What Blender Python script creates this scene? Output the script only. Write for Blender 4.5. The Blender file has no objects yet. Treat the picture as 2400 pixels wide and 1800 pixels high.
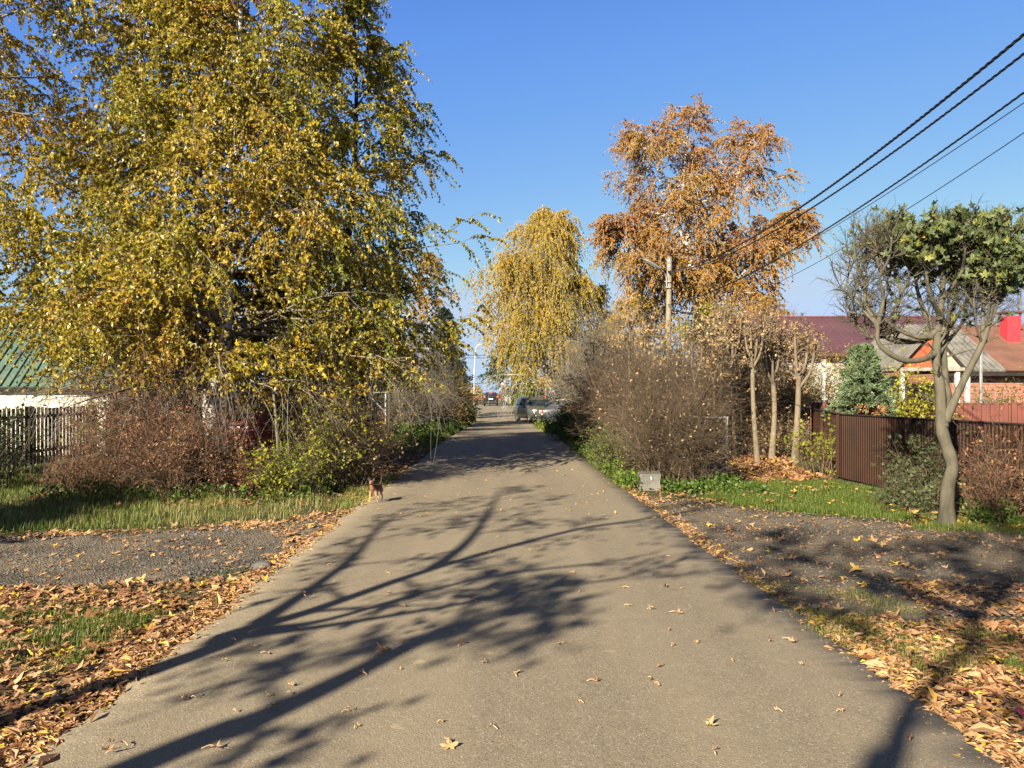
import bpy, math, random
import numpy as np
from mathutils import Vector, Matrix

# ------------------------------------------------------------------ camera, sky, sun, exposure
SC = bpy.context.scene
COL = SC.collection
F = 1803.0          # focal length in pixels of the 2400 px wide photograph
EYE = 1.6
HOR = 920.0
cam_d = bpy.data.cameras.new("camera")
cam = bpy.data.objects.new("camera", cam_d)
COL.objects.link(cam)
cam.location = (0, 0, EYE)
cam.rotation_euler = (math.radians(90), 0, 0)
cam_d.sensor_width = 36
cam_d.lens = 36 * F / 2400
cam_d.shift_y = (HOR - 900) / 2400
cam_d.clip_start = 0.05
cam_d.clip_end = 3000
SC.camera = cam

SUN_AZ = math.radians(33)      # shadows run 33 degrees right of straight ahead
SUN_EL = math.radians(27)
world = bpy.data.worlds.new("World")
SC.world = world
world.use_nodes = True
wn = world.node_tree
sky = wn.nodes.new("ShaderNodeTexSky")
sky.sky_type = 'NISHITA'
sky.sun_disc = False
sky.sun_elevation = SUN_EL
sky.sun_rotation = math.radians(180) + SUN_AZ
sky.air_density = 1.0
sky.dust_density = 0.3
sky.altitude = 400
sky.ozone_density = 2.0
bg = wn.nodes["Background"]
bg.inputs[1].default_value = 0.12
sep = wn.nodes.new("ShaderNodeSeparateColor"); cmb = wn.nodes.new("ShaderNodeCombineColor")
wn.links.new(sky.outputs[0], sep.inputs[0])
for ch, (pw, ml, top) in enumerate(((1.10, 0.455, 2.3), (0.80, 0.77, 3.0), (0.136, 3.04, 3.9))):    # grade of the physical sky towards the photograph's blue
    n1_ = wn.nodes.new("ShaderNodeMath"); n1_.operation = 'POWER'; n1_.inputs[1].default_value = pw
    n2_ = wn.nodes.new("ShaderNodeMath"); n2_.operation = 'MULTIPLY'; n2_.inputs[1].default_value = ml
    n3_ = wn.nodes.new("ShaderNodeMath"); n3_.operation = 'MINIMUM'; n3_.inputs[1].default_value = top
    wn.links.new(sep.outputs[ch], n1_.inputs[0]); wn.links.new(n1_.outputs[0], n2_.inputs[0]); wn.links.new(n2_.outputs[0], n3_.inputs[0])
    n4_ = wn.nodes.new("ShaderNodeMath"); n4_.operation = 'SUBTRACT'; n4_.inputs[1].default_value = (9.5, 10.0, 8.8)[ch]; n4_.use_clamp = False
    n5_ = wn.nodes.new("ShaderNodeMath"); n5_.operation = 'MAXIMUM'; n5_.inputs[1].default_value = 0.0
    n6_ = wn.nodes.new("ShaderNodeMath"); n6_.operation = 'ADD'
    wn.links.new(sep.outputs[ch], n4_.inputs[0]); wn.links.new(n4_.outputs[0], n5_.inputs[0]); wn.links.new(n5_.outputs[0], n6_.inputs[0]); wn.links.new(n3_.outputs[0], n6_.inputs[1]); wn.links.new(n6_.outputs[0], cmb.inputs[ch])
bg.inputs[1].default_value = 0.0735
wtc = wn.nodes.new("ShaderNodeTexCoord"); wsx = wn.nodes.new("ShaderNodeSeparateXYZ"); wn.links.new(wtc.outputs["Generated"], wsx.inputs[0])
wmr = wn.nodes.new("ShaderNodeMapRange"); wmr.interpolation_type = 'SMOOTHSTEP'      # overhead sky dimmed and warmed on purpose, to cut blue fill in shadows
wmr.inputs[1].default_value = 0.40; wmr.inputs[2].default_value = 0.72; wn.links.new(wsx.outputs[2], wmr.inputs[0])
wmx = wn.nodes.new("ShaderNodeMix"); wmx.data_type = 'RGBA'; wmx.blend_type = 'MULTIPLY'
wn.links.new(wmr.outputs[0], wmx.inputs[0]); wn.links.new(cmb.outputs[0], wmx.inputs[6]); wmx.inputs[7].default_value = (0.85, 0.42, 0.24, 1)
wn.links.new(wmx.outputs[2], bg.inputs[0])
sun_d = bpy.data.lights.new("sun", 'SUN')
sun_d.energy = 5.0
sun_d.angle = math.radians(0.53)
sun_d.color = (1.0, 0.895, 0.70)
sun = bpy.data.objects.new("sun", sun_d)
COL.objects.link(sun)
SDIR = Vector((-math.sin(SUN_AZ) * math.cos(SUN_EL), -math.cos(SUN_AZ) * math.cos(SUN_EL), math.sin(SUN_EL)))
sun.rotation_euler = SDIR.to_track_quat('Z', 'Y').to_euler()
SC.view_settings.view_transform = 'Standard'
SC.view_settings.look = 'None'
SC.view_settings.exposure = 1.65
SC.view_settings.gamma = 1
SC.cycles.max_bounces = 8
SC.cycles.transmission_bounces = 6
SC.cycles.transparent_max_bounces = 8

# ------------------------------------------------------------------ helpers
def smooth(a, b, t):
    t = np.clip((np.asarray(t, float) - a) / (b - a), 0, 1)
    return t * t * (3 - 2 * t)

def gz(y):
    """height of the road along its length: it dips, then climbs to the far barrier"""
    return -0.42 * smooth(26, 50, y) + 0.36 * smooth(62, 94, y)

def at(px, py, Y):
    return np.array(((px - 1200) / F * Y, Y, EYE + (HOR - py) / F * Y))

def gr(px, py):
    Y = EYE * F / (py - HOR)
    return np.array(((px - 1200) / F * Y, Y))

class MB:
    """collects geometry and links it as one mesh object"""
    def __init__(s):
        s.V = []; s.L = []; s.S = []; s.M = []; s.T = []; s.n = 0
    def add(s, V, faces, mat=0, tint=None):
        V = np.asarray(V, float).reshape(-1, 3)
        faces = np.asarray(faces, np.int64)
        s.V.append(V)
        s.L.append((faces + s.n).ravel())
        s.S.append(np.full(len(faces), faces.shape[1]))
        s.M.append(np.full(len(faces), mat))
        s.T.append(np.full(len(V), 0.5) if tint is None else np.broadcast_to(tint, (len(V),)).astype(float))
        s.n += len(V)
        return s
    def poly(s, V, loops, mat=0, tint=None):
        s.V.append(np.asarray(V, float)); 
        for l in loops:
            s.L.append(np.asarray(l) + s.n); s.S.append(np.array([len(l)])); s.M.append(np.array([mat]))
        s.T.append(np.full(len(V), 0.5 if tint is None else tint))
        s.n += len(V)
        return s
    def box(s, c, d, rz=0, mat=0, bev=0.0, tilt=None):
        d = np.asarray(d, float) / 2
        b = min(bev, d.min() * 0.45)
        out = []
        if b <= 0:
            for z in (-1, 1):
                for x, y in ((-1, -1), (1, -1), (1, 1), (-1, 1)):
                    out.append((x * d[0], y * d[1], z * d[2]))
            fs = [(0, 3, 2, 1), (4, 5, 6, 7), (0, 1, 5, 4), (1, 2, 6, 5), (2, 3, 7, 6), (3, 0, 4, 7)]
            V = np.array(out); loops = fs
        else:
            V = []; 
            def ring(x, y, z):
                return [(-x, -y, z), (x, -y, z), (x, y, z), (-x, y, z)]
            def oct(x, y, z):
                return [(-x + b, -y, z), (x - b, -y, z), (x, -y + b, z), (x, y - b, z), (x - b, y, z), (-x + b, y, z), (-x, y - b, z), (-x, -y + b, z)]
            V += oct(d[0] - b, d[1] - b, -d[2]); V += oct(d[0], d[1], -d[2] + b); V += oct(d[0], d[1], d[2] - b); V += oct(d[0] - b, d[1] - b, d[2])
            V = np.array(V); loops = [tuple(range(7, -1, -1)), tuple(range(24, 32))]
            for r in range(3):
                for i in range(8):
                    j = (i + 1) % 8
                    loops.append((r * 8 + i, r * 8 + j, r * 8 + 8 + j, r * 8 + 8 + i))
        if tilt is not None:
            V = V @ np.array(Matrix.Rotation(tilt[1], 3, tilt[0])).T
        c_, s_ = math.cos(rz), math.sin(rz)
        R = np.array(((c_, -s_, 0), (s_, c_, 0), (0, 0, 1)))
        return s.poly(V @ R.T + np.asarray(c, float), loops, mat)
    def tube(s, pts, rad, k=8, mat=0, caps=True, tint=None):
        P = np.asarray(pts, float)[None]
        R = np.broadcast_to(np.asarray(rad, float), (P.shape[1],))[None]
        n0 = s.n
        V, Fa = tubes(P, R, k)
        s.add(V, Fa, mat, tint)
        if caps:
            N = P.shape[1]
            s.L.append(np.arange(k)[::-1] + n0); s.S.append(np.array([k])); s.M.append(np.array([mat]))
            s.L.append(np.arange(k) + n0 + (N - 1) * k); s.S.append(np.array([k])); s.M.append(np.array([mat]))
        return s
    def quad(s, a, b, c, d, mat=0):
        return s.add([a, b, c, d], [(0, 1, 2, 3)], mat)
    def slab(s, a, b, c, d, th, mat=0):
        """a flat quad given thickness th along its normal (th behind)"""
        a, b, c, d = [np.asarray(v, float) for v in (a, b, c, d)]
        n = np.cross(b - a, d - a); n = n / np.linalg.norm(n) * th
        V = [a, b, c, d, a - n, b - n, c - n, d - n]
        return s.add(V, [(0, 1, 2, 3), (7, 6, 5, 4), (1, 0, 4, 5), (2, 1, 5, 6), (3, 2, 6, 7), (0, 3, 7, 4)], mat)
    def build(s, name, mats, parent=None, smooth_=False):
        me = bpy.data.meshes.new(name)
        V = np.concatenate(s.V); L = np.concatenate(s.L); S = np.concatenate(s.S); M = np.concatenate(s.M); T = np.concatenate(s.T)
        me.vertices.add(len(V)); me.vertices.foreach_set("co", V.astype(np.float32).ravel())
        me.loops.add(len(L)); me.loops.foreach_set("vertex_index", L.astype(np.int32))
        me.polygons.add(len(S))
        me.polygons.foreach_set("loop_start", np.concatenate(([0], np.cumsum(S)[:-1])).astype(np.int32))
        if not isinstance(mats, (list, tuple)): mats = [mats]
        for m in mats: me.materials.append(m)
        me.polygons.foreach_set("material_index", M.astype(np.int32))
        me.polygons.foreach_set("use_smooth", np.full(len(S), bool(smooth_)))
        a = me.attributes.new("tint", 'FLOAT', 'POINT'); a.data.foreach_set("value", T.astype(np.float32))
        me.update(calc_edges=True)
        o = bpy.data.objects.new(name, me)
        COL.objects.link(o)
        if parent is not None: o.parent = parent
        return o

def tubes(P, R, k):
    M, N, _ = P.shape
    T = np.gradient(P, axis=1)
    T /= np.linalg.norm(T, axis=2, keepdims=True) + 1e-9
    mean = P[:, -1] - P[:, 0]
    mean = mean / (np.linalg.norm(mean, axis=1, keepdims=True) + 1e-9)
    ref = np.where(np.abs(mean[:, 2:3]) < 0.75, np.array([[0, 0, 1.0]]), np.array([[0.93, 0.36, 0.0]]))
    U = np.cross(T, ref[:, None, :]); U /= np.linalg.norm(U, axis=2, keepdims=True) + 1e-9
    W = np.cross(T, U)
    a = np.arange(k) * 2 * np.pi / k
    V = P[:, :, None] + R[:, :, None, None] * (np.cos(a)[:, None] * U[:, :, None] + np.sin(a)[:, None] * W[:, :, None])
    i = np.arange(N - 1)[:, None]; j = np.arange(k)[None]
    j2 = (j + 1) % k
    f = np.stack([i * k + j + 0 * i, i * k + j2, (i + 1) * k + j2, (i + 1) * k + j], -1).reshape(-1, 4)
    Fa = (f[None] + (np.arange(M) * N * k)[:, None, None]).reshape(-1, 4)
    return V.reshape(-1, 3), Fa

def tag(o, label, cat, group=None, kind=None):
    if label: o["label"] = label
    if cat: o["category"] = cat
    if group: o["group"] = group
    if kind: o["kind"] = kind
    return o

def thing(name, label, cat, loc=(0, 0, 0), rz=0, group=None):
    o = bpy.data.objects.new(name, None)
    COL.objects.link(o)
    o.empty_display_size = 0.2
    o.location = [float(v) for v in loc]; o.rotation_euler = (0, 0, rz)
    return tag(o, label, cat, group)

def structure(o):
    o["kind"] = "structure"; return o

def dup(root, loc, rz=None, label=None, group=None):
    r = root.copy(); COL.objects.link(r)
    r.location = [float(v) for v in loc]
    if rz is not None: r.rotation_euler = (0, 0, rz)
    if label: r["label"] = label
    if group: r["group"] = group
    for ch in list(root.children):
        c = ch.copy(); COL.objects.link(c); c.parent = r
        for g in list(ch.children):
            d = g.copy(); COL.objects.link(d); d.parent = c
    return r

# ------------------------------------------------------------------ materials
def nt(name):
    m = bpy.data.materials.new(name); m.use_nodes = True
    t = m.node_tree
    return m, t, t.nodes["Principled BSDF"]

def ramp(t, fac, stops, interp='LINEAR'):
    r = t.nodes.new("ShaderNodeValToRGB")
    r.color_ramp.interpolation = interp
    e = r.color_ramp.elements
    while len(e) < len(stops): e.new(0.5)
    for i, (p, c) in enumerate(stops):
        e[i].position = p; e[i].color = (*c, 1)
    t.links.new(fac, r.inputs[0])
    return r.outputs[0]

def coords(t, scale=(1, 1, 1), kind="Object"):
    tc = t.nodes.new("ShaderNodeTexCoord")
    mp = t.nodes.new("ShaderNodeMapping")
    mp.inputs["Scale"].default_value = scale
    t.links.new(tc.outputs[kind], mp.inputs[0])
    return mp.outputs[0]

def noise(t, vec, scale, detail=4, rough=0.55):
    n = t.nodes.new("ShaderNodeTexNoise")
    n.inputs["Scale"].default_value = scale; n.inputs["Detail"].default_value = detail; n.inputs["Roughness"].default_value = rough
    t.links.new(vec, n.inputs["Vector"])
    return n.outputs[0]

def voro(t, vec, scale, feature='F1', out="Distance"):
    n = t.nodes.new("ShaderNodeTexVoronoi"); n.feature = feature
    n.inputs["Scale"].default_value = scale
    t.links.new(vec, n.inputs["Vector"])
    return n.outputs[out]

def mixc(t, fac, a, b, mode='MIX'):
    n = t.nodes.new("ShaderNodeMix"); n.data_type = 'RGBA'; n.blend_type = mode
    if isinstance(fac, (int, float)): n.inputs[0].default_value = fac
    else: t.links.new(fac, n.inputs[0])
    for s_, v in ((6, a), (7, b)):
        if isinstance(v, tuple): n.inputs[s_].default_value = (*v, 1)
        else: t.links.new(v, n.inputs[s_])
    return n.outputs[2]

def math_(t, op, a, b=0.0):
    n = t.nodes.new("ShaderNodeMath"); n.operation = op
    for i, v in enumerate((a, b)):
        if isinstance(v, (int, float)): n.inputs[i].default_value = v
        else: t.links.new(v, n.inputs[i])
    return n.outputs[0]

def bump(t, bs, h, strength=0.4, dist=0.02):
    b = t.nodes.new("ShaderNodeBump")
    b.inputs["Strength"].default_value = strength; b.inputs["Distance"].default_value = dist
    t.links.new(h, b.inputs["Height"]); t.links.new(b.outputs[0], bs.inputs["Normal"])

def surf(name, c1, c2=None, scale=6, rough=0.7, metal=0.0, bmp=0.25, bscale=40, stretch=(1, 1, 1), spec=0.4, coat=0.0):
    """two-tone weathered surface"""
    m, t, b = nt(name)
    v = coords(t, stretch)
    if c2 is None: c2 = tuple(x * 0.72 for x in c1)
    n = noise(t, v, scale, 6, 0.62)
    t.links.new(ramp(t, n, [(0.34, c2), (0.62, c1)]), b.inputs["Base Color"])
    b.inputs["Roughness"].default_value = rough; b.inputs["Metallic"].default_value = metal
    b.inputs["Specular IOR Level"].default_value = spec
    b.inputs["Coat Weight"].default_value = coat
    if bmp: bump(t, b, noise(t, v, bscale, 5, 0.6), bmp, 0.01)
    return m

def leafm(name, stops, transl=0.42, rough=0.5, spec=0.35):
    m, t, b = nt(name)
    a = t.nodes.new("ShaderNodeAttribute"); a.attribute_name = "tint"
    v = coords(t)
    n = noise(t, v, 60, 2)
    f = math_(t, 'ADD', a.outputs["Fac"], math_(t, 'MULTIPLY', math_(t, 'SUBTRACT', n, 0.5), 0.35))
    c = ramp(t, f, stops)
    t.links.new(c, b.inputs["Base Color"])
    b.inputs["Roughness"].default_value = rough
    b.inputs["Specular IOR Level"].default_value = spec
    tr = t.nodes.new("ShaderNodeBsdfTranslucent")
    t.links.new(c, tr.inputs[0])
    mx = t.nodes.new("ShaderNodeMixShader"); mx.inputs[0].default_value = transl
    out = t.nodes["Material Output"]
    t.links.new(b.outputs[0], mx.inputs[1]); t.links.new(tr.outputs[0], mx.inputs[2]); t.links.new(mx.outputs[0], out.inputs[0])
    return m

def plain(name, c, rough=0.5, metal=0.0, coat=0.0, emit=None, es=1.0, spec=0.5):
    m, t, b = nt(name)
    b.inputs["Base Color"].default_value = (*c, 1)
    b.inputs["Roughness"].default_value = rough; b.inputs["Metallic"].default_value = metal
    b.inputs["Coat Weight"].default_value = coat; b.inputs["Specular IOR Level"].default_value = spec
    if emit:
        b.inputs["Emission Color"].default_value = (*emit, 1); b.inputs["Emission Strength"].default_value = es
    return m

def mixv(t, v, amt):
    """coordinates wobbled by noise"""
    n = t.nodes.new("ShaderNodeTexNoise"); n.inputs["Scale"].default_value = 2.2; n.inputs["Detail"].default_value = 5; t.links.new(v, n.inputs["Vector"])
    a = t.nodes.new("ShaderNodeVectorMath"); a.operation = 'MULTIPLY_ADD'; a.inputs[1].default_value = (amt, amt, amt)
    t.links.new(n.outputs[1], a.inputs[0]); t.links.new(v, a.inputs[2])
    return a.outputs[0]

def m_asphalt():
    m, t, b = nt("asphalt")
    v = coords(t)
    big = noise(t, v, 0.55, 4)
    mid = noise(t, v, 7, 5, 0.6)
    fine = noise(t, v, 170, 2, 0.7)
    c = ramp(t, big, [(0.3, (0.162, 0.133, 0.090)), (0.7, (0.222, 0.182, 0.122))])
    c = mixc(t, 0.55, c, ramp(t, mid, [(0.3, (0.125, 0.10, 0.068)), (0.72, (0.225, 0.182, 0.122))]))
    c = mixc(t, 0.5, c, ramp(t, fine, [(0.34, (0.07, 0.058, 0.042)), (0.56, (0.205, 0.168, 0.115)), (0.75, (0.35, 0.295, 0.21))]))
    st = voro(t, coords(t, (1, 1, 1)), 95, 'F1', "Color")
    sg = t.nodes.new("ShaderNodeSeparateColor"); t.links.new(st, sg.inputs[0])
    d = voro(t, v, 95)
    pick = math_(t, 'MULTIPLY', math_(t, 'GREATER_THAN', sg.outputs[0], 0.86), math_(t, 'LESS_THAN', d, 0.42))
    c = mixc(t, math_(t, 'MULTIPLY', pick, 0.75), c, (0.34, 0.31, 0.265))
    pick2 = math_(t, 'MULTIPLY', math_(t, 'LESS_THAN', sg.outputs[1], 0.14), math_(t, 'LESS_THAN', d, 0.42))
    c = mixc(t, math_(t, 'MULTIPLY', pick2, 0.7), c, (0.05, 0.047, 0.045))
    wp = noise(t, coords(t, (1.7, 0.09, 1)), 1.0, 3, 0.5)      # worn wheel paths along the lane
    c = mixc(t, ramp(t, wp, [(0.40, (0, 0, 0)), (0.62, (0.34, 0.34, 0.34))]), c, (0.26, 0.215, 0.145))
    ck = voro(t, mixv(t, v, 0.35), 0.42, 'DISTANCE_TO_EDGE')
    cm = ramp(t, ck, [(0.0, (1, 1, 1)), (0.007, (0, 0, 0))])
    cg = ramp(t, noise(t, v, 0.6, 2), [(0.55, (0, 0, 0)), (0.68, (1, 1, 1))])
    c = mixc(t, math_(t, 'MULTIPLY', math_(t, 'MULTIPLY', cm, cg), 0.7), c, (0.04, 0.035, 0.03))
    # pale worn patches
    pt = noise(t, coords(t, (1.0, 1.6, 1)), 4.2, 3, 0.45)
    pm = ramp(t, pt, [(0.70, (0, 0, 0)), (0.735, (1, 1, 1))])
    c = mixc(t, math_(t, 'MULTIPLY', pm, 0.5), c, (0.33, 0.26, 0.165))
    t.links.new(c, b.inputs["Base Color"])
    b.inputs["Roughness"].default_value = 0.85
    b.inputs["Specular IOR Level"].default_value = 0.3
    h = math_(t, 'ADD', math_(t, 'MULTIPLY', fine, 0.7), math_(t, 'ADD', math_(t, 'MULTIPLY', d, 0.55), math_(t, 'MULTIPLY', noise(t, v, 30, 4), 0.9)))
    bump(t, b, h, 0.55, 0.006)
    return m

def m_ground():
    m, t, b = nt("soil")
    v = coords(t)
    a = noise(t, v, 0.35, 5); c_ = noise(t, v, 9, 6, 0.65); f = noise(t, v, 70, 3, 0.7)
    c = ramp(t, c_, [(0.3, (0.045, 0.036, 0.024)), (0.52, (0.085, 0.068, 0.042)), (0.75, (0.16, 0.115, 0.065))])
    g = ramp(t, f, [(0.35, (0.03, 0.042, 0.014)), (0.65, (0.085, 0.10, 0.03))])
    c = mixc(t, ramp(t, a, [(0.42, (0, 0, 0)), (0.6, (0.8, 0.8, 0.8))]), c, g)
    t.links.new(c, b.inputs["Base Color"]); b.inputs["Roughness"].default_value = 0.95
    b.inputs["Specular IOR Level"].default_value = 0.1
    bump(t, b, math_(t, 'ADD', c_, math_(t, 'MULTIPLY', f, 0.5)), 0.8, 0.04)
    return m

def m_gravel():
    m, t, b = nt("gravel")
    v = coords(t)
    d = voro(t, v, 62); cc = voro(t, v, 62, 'F1', "Color")
    sg = t.nodes.new("ShaderNodeSeparateColor"); t.links.new(cc, sg.inputs[0])
    c = ramp(t, sg.outputs[0], [(0.0, (0.035, 0.03, 0.024)), (0.6, (0.08, 0.068, 0.052)), (1.0, (0.14, 0.118, 0.088))])
    c = mixc(t, ramp(t, noise(t, v, 1.3, 5, 0.6), [(0.40, (0, 0, 0)), (0.56, (0.95, 0.95, 0.95))]), c, ramp(t, noise(t, v, 45, 4, 0.7), [(0.3, (0.095, 0.075, 0.052)), (0.7, (0.20, 0.16, 0.112))]))
    t.links.new(c, b.inputs["Base Color"]); b.inputs["Roughness"].default_value = 0.9
    b.inputs["Specular IOR Level"].default_value = 0.2
    bump(t, b, math_(t, 'ADD', math_(t, 'MULTIPLY', d, -1.0), math_(t, 'MULTIPLY', noise(t, v, 14, 4), 1.6)), 0.9, 0.02)
    return m

def m_birch():
    m, t, b = nt("birch_bark")
    a = noise(t, coords(t, (5, 5, 26)), 1.0, 3, 0.6)
    g = noise(t, coords(t, (1, 1, 0.8)), 2.6, 4)
    c = ramp(t, a, [(0.36, (0.03, 0.026, 0.022)), (0.42, (0.38, 0.35, 0.31)), (0.7, (0.62, 0.58, 0.52))])
    c = mixc(t, ramp(t, g, [(0.52, (0, 0, 0)), (0.62, (0.85, 0.85, 0.85))]), c, (0.11, 0.095, 0.08))
    t.links.new(c, b.inputs["Base Color"]); b.inputs["Roughness"].default_value = 0.75
    bump(t, b, a, 0.5, 0.01)
    return m

def m_bark(name, c1, c2, sc=9):
    m, t, b = nt(name)
    v = coords(t, (1, 1, 0.28))
    a = noise(t, v, sc * 2.4, 6, 0.65); g = noise(t, coords(t), sc * 0.5, 4)
    c = mixc(t, 0.45, ramp(t, a, [(0.33, c2), (0.66, c1)]), ramp(t, g, [(0.35, c2), (0.7, c1)]))
    t.links.new(c, b.inputs["Base Color"]); b.inputs["Roughness"].default_value = 0.85
    b.inputs["Specular IOR Level"].default_value = 0.2
    bump(t, b, a, 0.6, 0.012)
    return m
# ------------------------------------------------------------------ plant growing
def spline(ctrl, n):
    c = np.asarray(ctrl, float)
    if len(c) == 2:
        s = np.linspace(0, 1, n)[:, None]; return c[0] * (1 - s) + c[1] * s
    p = np.vstack([2 * c[0] - c[1], c, 2 * c[-1] - c[-2]])
    out = []
    u = np.linspace(0, len(c) - 1, n)
    for x in u:
        i = min(int(x), len(c) - 2); f = x - i
        a, b, d, e = p[i], p[i + 1], p[i + 2], p[i + 3]
        out.append(0.5 * ((2 * b) + (-a + d) * f + (2 * a - 5 * b + 4 * d - e) * f * f + (-a + 3 * b - 3 * d + e) * f ** 3))
    return np.array(out)

def nrm(v):
    return v / (np.linalg.norm(v, axis=-1, keepdims=True) + 1e-9)

def grow(rng, p0, d, L, N, droop=0.0, wig=0.08):
    """M curved shoots: p0 (M,3), d (M,3) unit, L (M,)"""
    M = len(p0); s = np.linspace(0, 1, N)
    L = np.broadcast_to(L, (M,)); droop = np.broadcast_to(droop, (M,))
    P = p0[:, None] + d[:, None] * (L[:, None] * s)[:, :, None]
    P[:, :, 2] -= droop[:, None] * L[:, None] * s ** 2
    w = rng.normal(size=(M, N, 3)); w[:, 0] = 0
    w = np.cumsum(w, 1) * (wig * L / N)[:, None, None]
    P += w
    return P

def sprout(rng, P, per, t0, t1, ang, up=0.0, R=None):
    """children of shoots P: start points, directions, t, parent index, start radius"""
    M, N, _ = P.shape
    idx = np.repeat(np.arange(M), per)
    t = (np.tile((np.arange(per) + 0.5) / per, M) + rng.uniform(-0.5, 0.5, M * per) / per)
    t = t0 + (t1 - t0) * t
    x = t * (N - 1); i = np.minimum(x.astype(int), N - 2); f = (x - i)[:, None]
    a = P[idx, i]; b = P[idx, i + 1]
    pos = a * (1 - f) + b * f
    T = nrm(b - a)
    q = nrm(np.cross(T, nrm(rng.normal(size=T.shape))))
    an = (np.broadcast_to(ang, (len(t),)) + rng.normal(0, 0.16, len(t)))[:, None]
    d = T * np.cos(an) + q * np.sin(an)
    d[:, 2] += up
    r = None
    if R is not None:
        r = R[idx, i] * (1 - f[:, 0]) + R[idx, i + 1] * f[:, 0]
    return pos, nrm(d), t, idx, r

def taper(r0, r1, N):
    s = np.linspace(0, 1, N)
    return np.asarray(r0)[:, None] * (1 - s) + np.broadcast_to(r1, np.asarray(r0).shape)[:, None] * s

def leaf_quads(mb, rng, pos, size, asp, hang, tint, out=None, fold=0.22, mat=0, flat=False):
    """ovate leaves: six points, folded along the midrib"""
    n = len(pos)
    size = size * rng.uniform(0.65, 1.3, n)
    ax = rng.normal(size=(n, 3)); ax = nrm(ax)
    ax[:, 2] -= hang; ax = nrm(ax)
    if flat: ax[:, 2] *= 0.16; ax = nrm(ax)
    nv = nrm(np.cross(ax, rng.normal(size=(n, 3))))
    if flat:
        up_ = np.array([0, 0, 1.0]) + rng.normal(0, .22, (n, 3)); nv = nrm(up_ - ax * (up_ * ax).sum(1, keepdims=True))
    sd = np.cross(nv, ax)
    L = size[:, None]; W = (size * asp * 0.5)[:, None]
    lift = nv * (W * fold * 2)
    b = pos; tip = pos + ax * L - nv * L * 0.12
    a1 = pos + ax * L * 0.42 + sd * W + lift
    a2 = pos + ax * L * 0.42 - sd * W + lift
    m = pos + ax * L * 0.5
    V = np.stack([b, a1, tip, a2], 1).reshape(-1, 3)
    f = np.arange(n)[:, None] * 4 + np.array([[0, 1, 2, 3]])
    mb.add(V, f, mat, np.repeat(np.broadcast_to(tint, (n,)), 4))

def lobed(rng, k=1):
    """outline of a five-lobed maple leaf, unit size, centre fan"""
    an = []; ra = []
    lob = [(-2.35, 0.55), (-1.2, 0.85), (0.0, 1.0), (1.2, 0.85), (2.35, 0.55)]
    for i, (a, r) in enumerate(lob):
        an += [a - 0.30, a, a + 0.30]; ra += [r * 0.66, r, r * 0.66]
        if i < 4: an.append((a + lob[i + 1][0]) / 2); ra.append(0.36)
    an += [math.pi]; ra += [0.12]
    an = np.array(an) + math.pi / 2; ra = np.array(ra)
    return np.stack([np.cos(an) * ra, np.sin(an) * ra], 1) * 0.5

def maple_leaves(mb, rng, pos, size, tint, flat=1.0, curl=0.5, hang=0.0, mat=0, stalk=False):
    """lobed leaves; flat=1 lies on the ground"""
    n = len(pos)
    o = lobed(rng); K = len(o)
    size = np.broadcast_to(size, (n,))
    wob = rng.uniform(0.9, 1.08, (n, K, 1))
    xy = o[None] * wob * size[:, None, None]
    c1 = rng.normal(0, curl, n); c2 = rng.normal(0, curl, n)
    u = xy[:, :, 0] / size[:, None]; v = xy[:, :, 1] / size[:, None]
    z = size[:, None] * .75 * (np.abs(c1)[:, None] * u * u * 2.2 + c2[:, None] * v * v * 1.6 + rng.normal(0, 0.10 * curl * 2, (n, K)) * np.abs(u + v) )
    shrink = 1 - 0.35 * np.minimum(1, np.abs(c1))[:, None] * np.abs(u)
    P = np.stack([xy[:, :, 0] * shrink, xy[:, :, 1], z], -1)
    C = np.zeros((n, 1, 3))
    P = np.concatenate([C, P], 1)
    # orientation
    yaw = rng.uniform(0, 2 * np.pi, n)
    tilt = rng.normal(0, 0.2, n) if flat else rng.uniform(-1.4, 1.4, n)
    pit = rng.normal(0, 0.2, n) if flat else rng.uniform(0.2, 2.2, n)
    def rot(axis, a):
        c, s = np.cos(a), np.sin(a); Z = np.zeros(n); O = np.ones(n)
        if axis == 'x': m = [[O, Z, Z], [Z, c, -s], [Z, s, c]]
        if axis == 'y': m = [[c, Z, s], [Z, O, Z], [-s, Z, c]]
        if axis == 'z': m = [[c, -s, Z], [s, c, Z], [Z, Z, O]]
        return np.array([[np.broadcast_to(e, (n,)) for e in r] for r in m]).transpose(2, 0, 1)
    Rm = rot('z', yaw) @ rot('x', pit) @ rot('y', tilt)
    P = np.einsum('nij,nkj->nki', Rm, P)
    if flat:
        P[:, :, 2] -= P[:, :, 2].min(1, keepdims=True) - 0.002
    P += pos[:, None]
    K1 = K + 1
    f = np.array([(0, 1 + i, 1 + (i + 1) % K) for i in range(K)])
    Fa = (f[None] + (np.arange(n) * K1)[:, None, None]).reshape(-1, 3)
    mb.add(P.reshape(-1, 3), Fa, mat, np.repeat(np.broadcast_to(tint, (n,)), K1))

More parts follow.
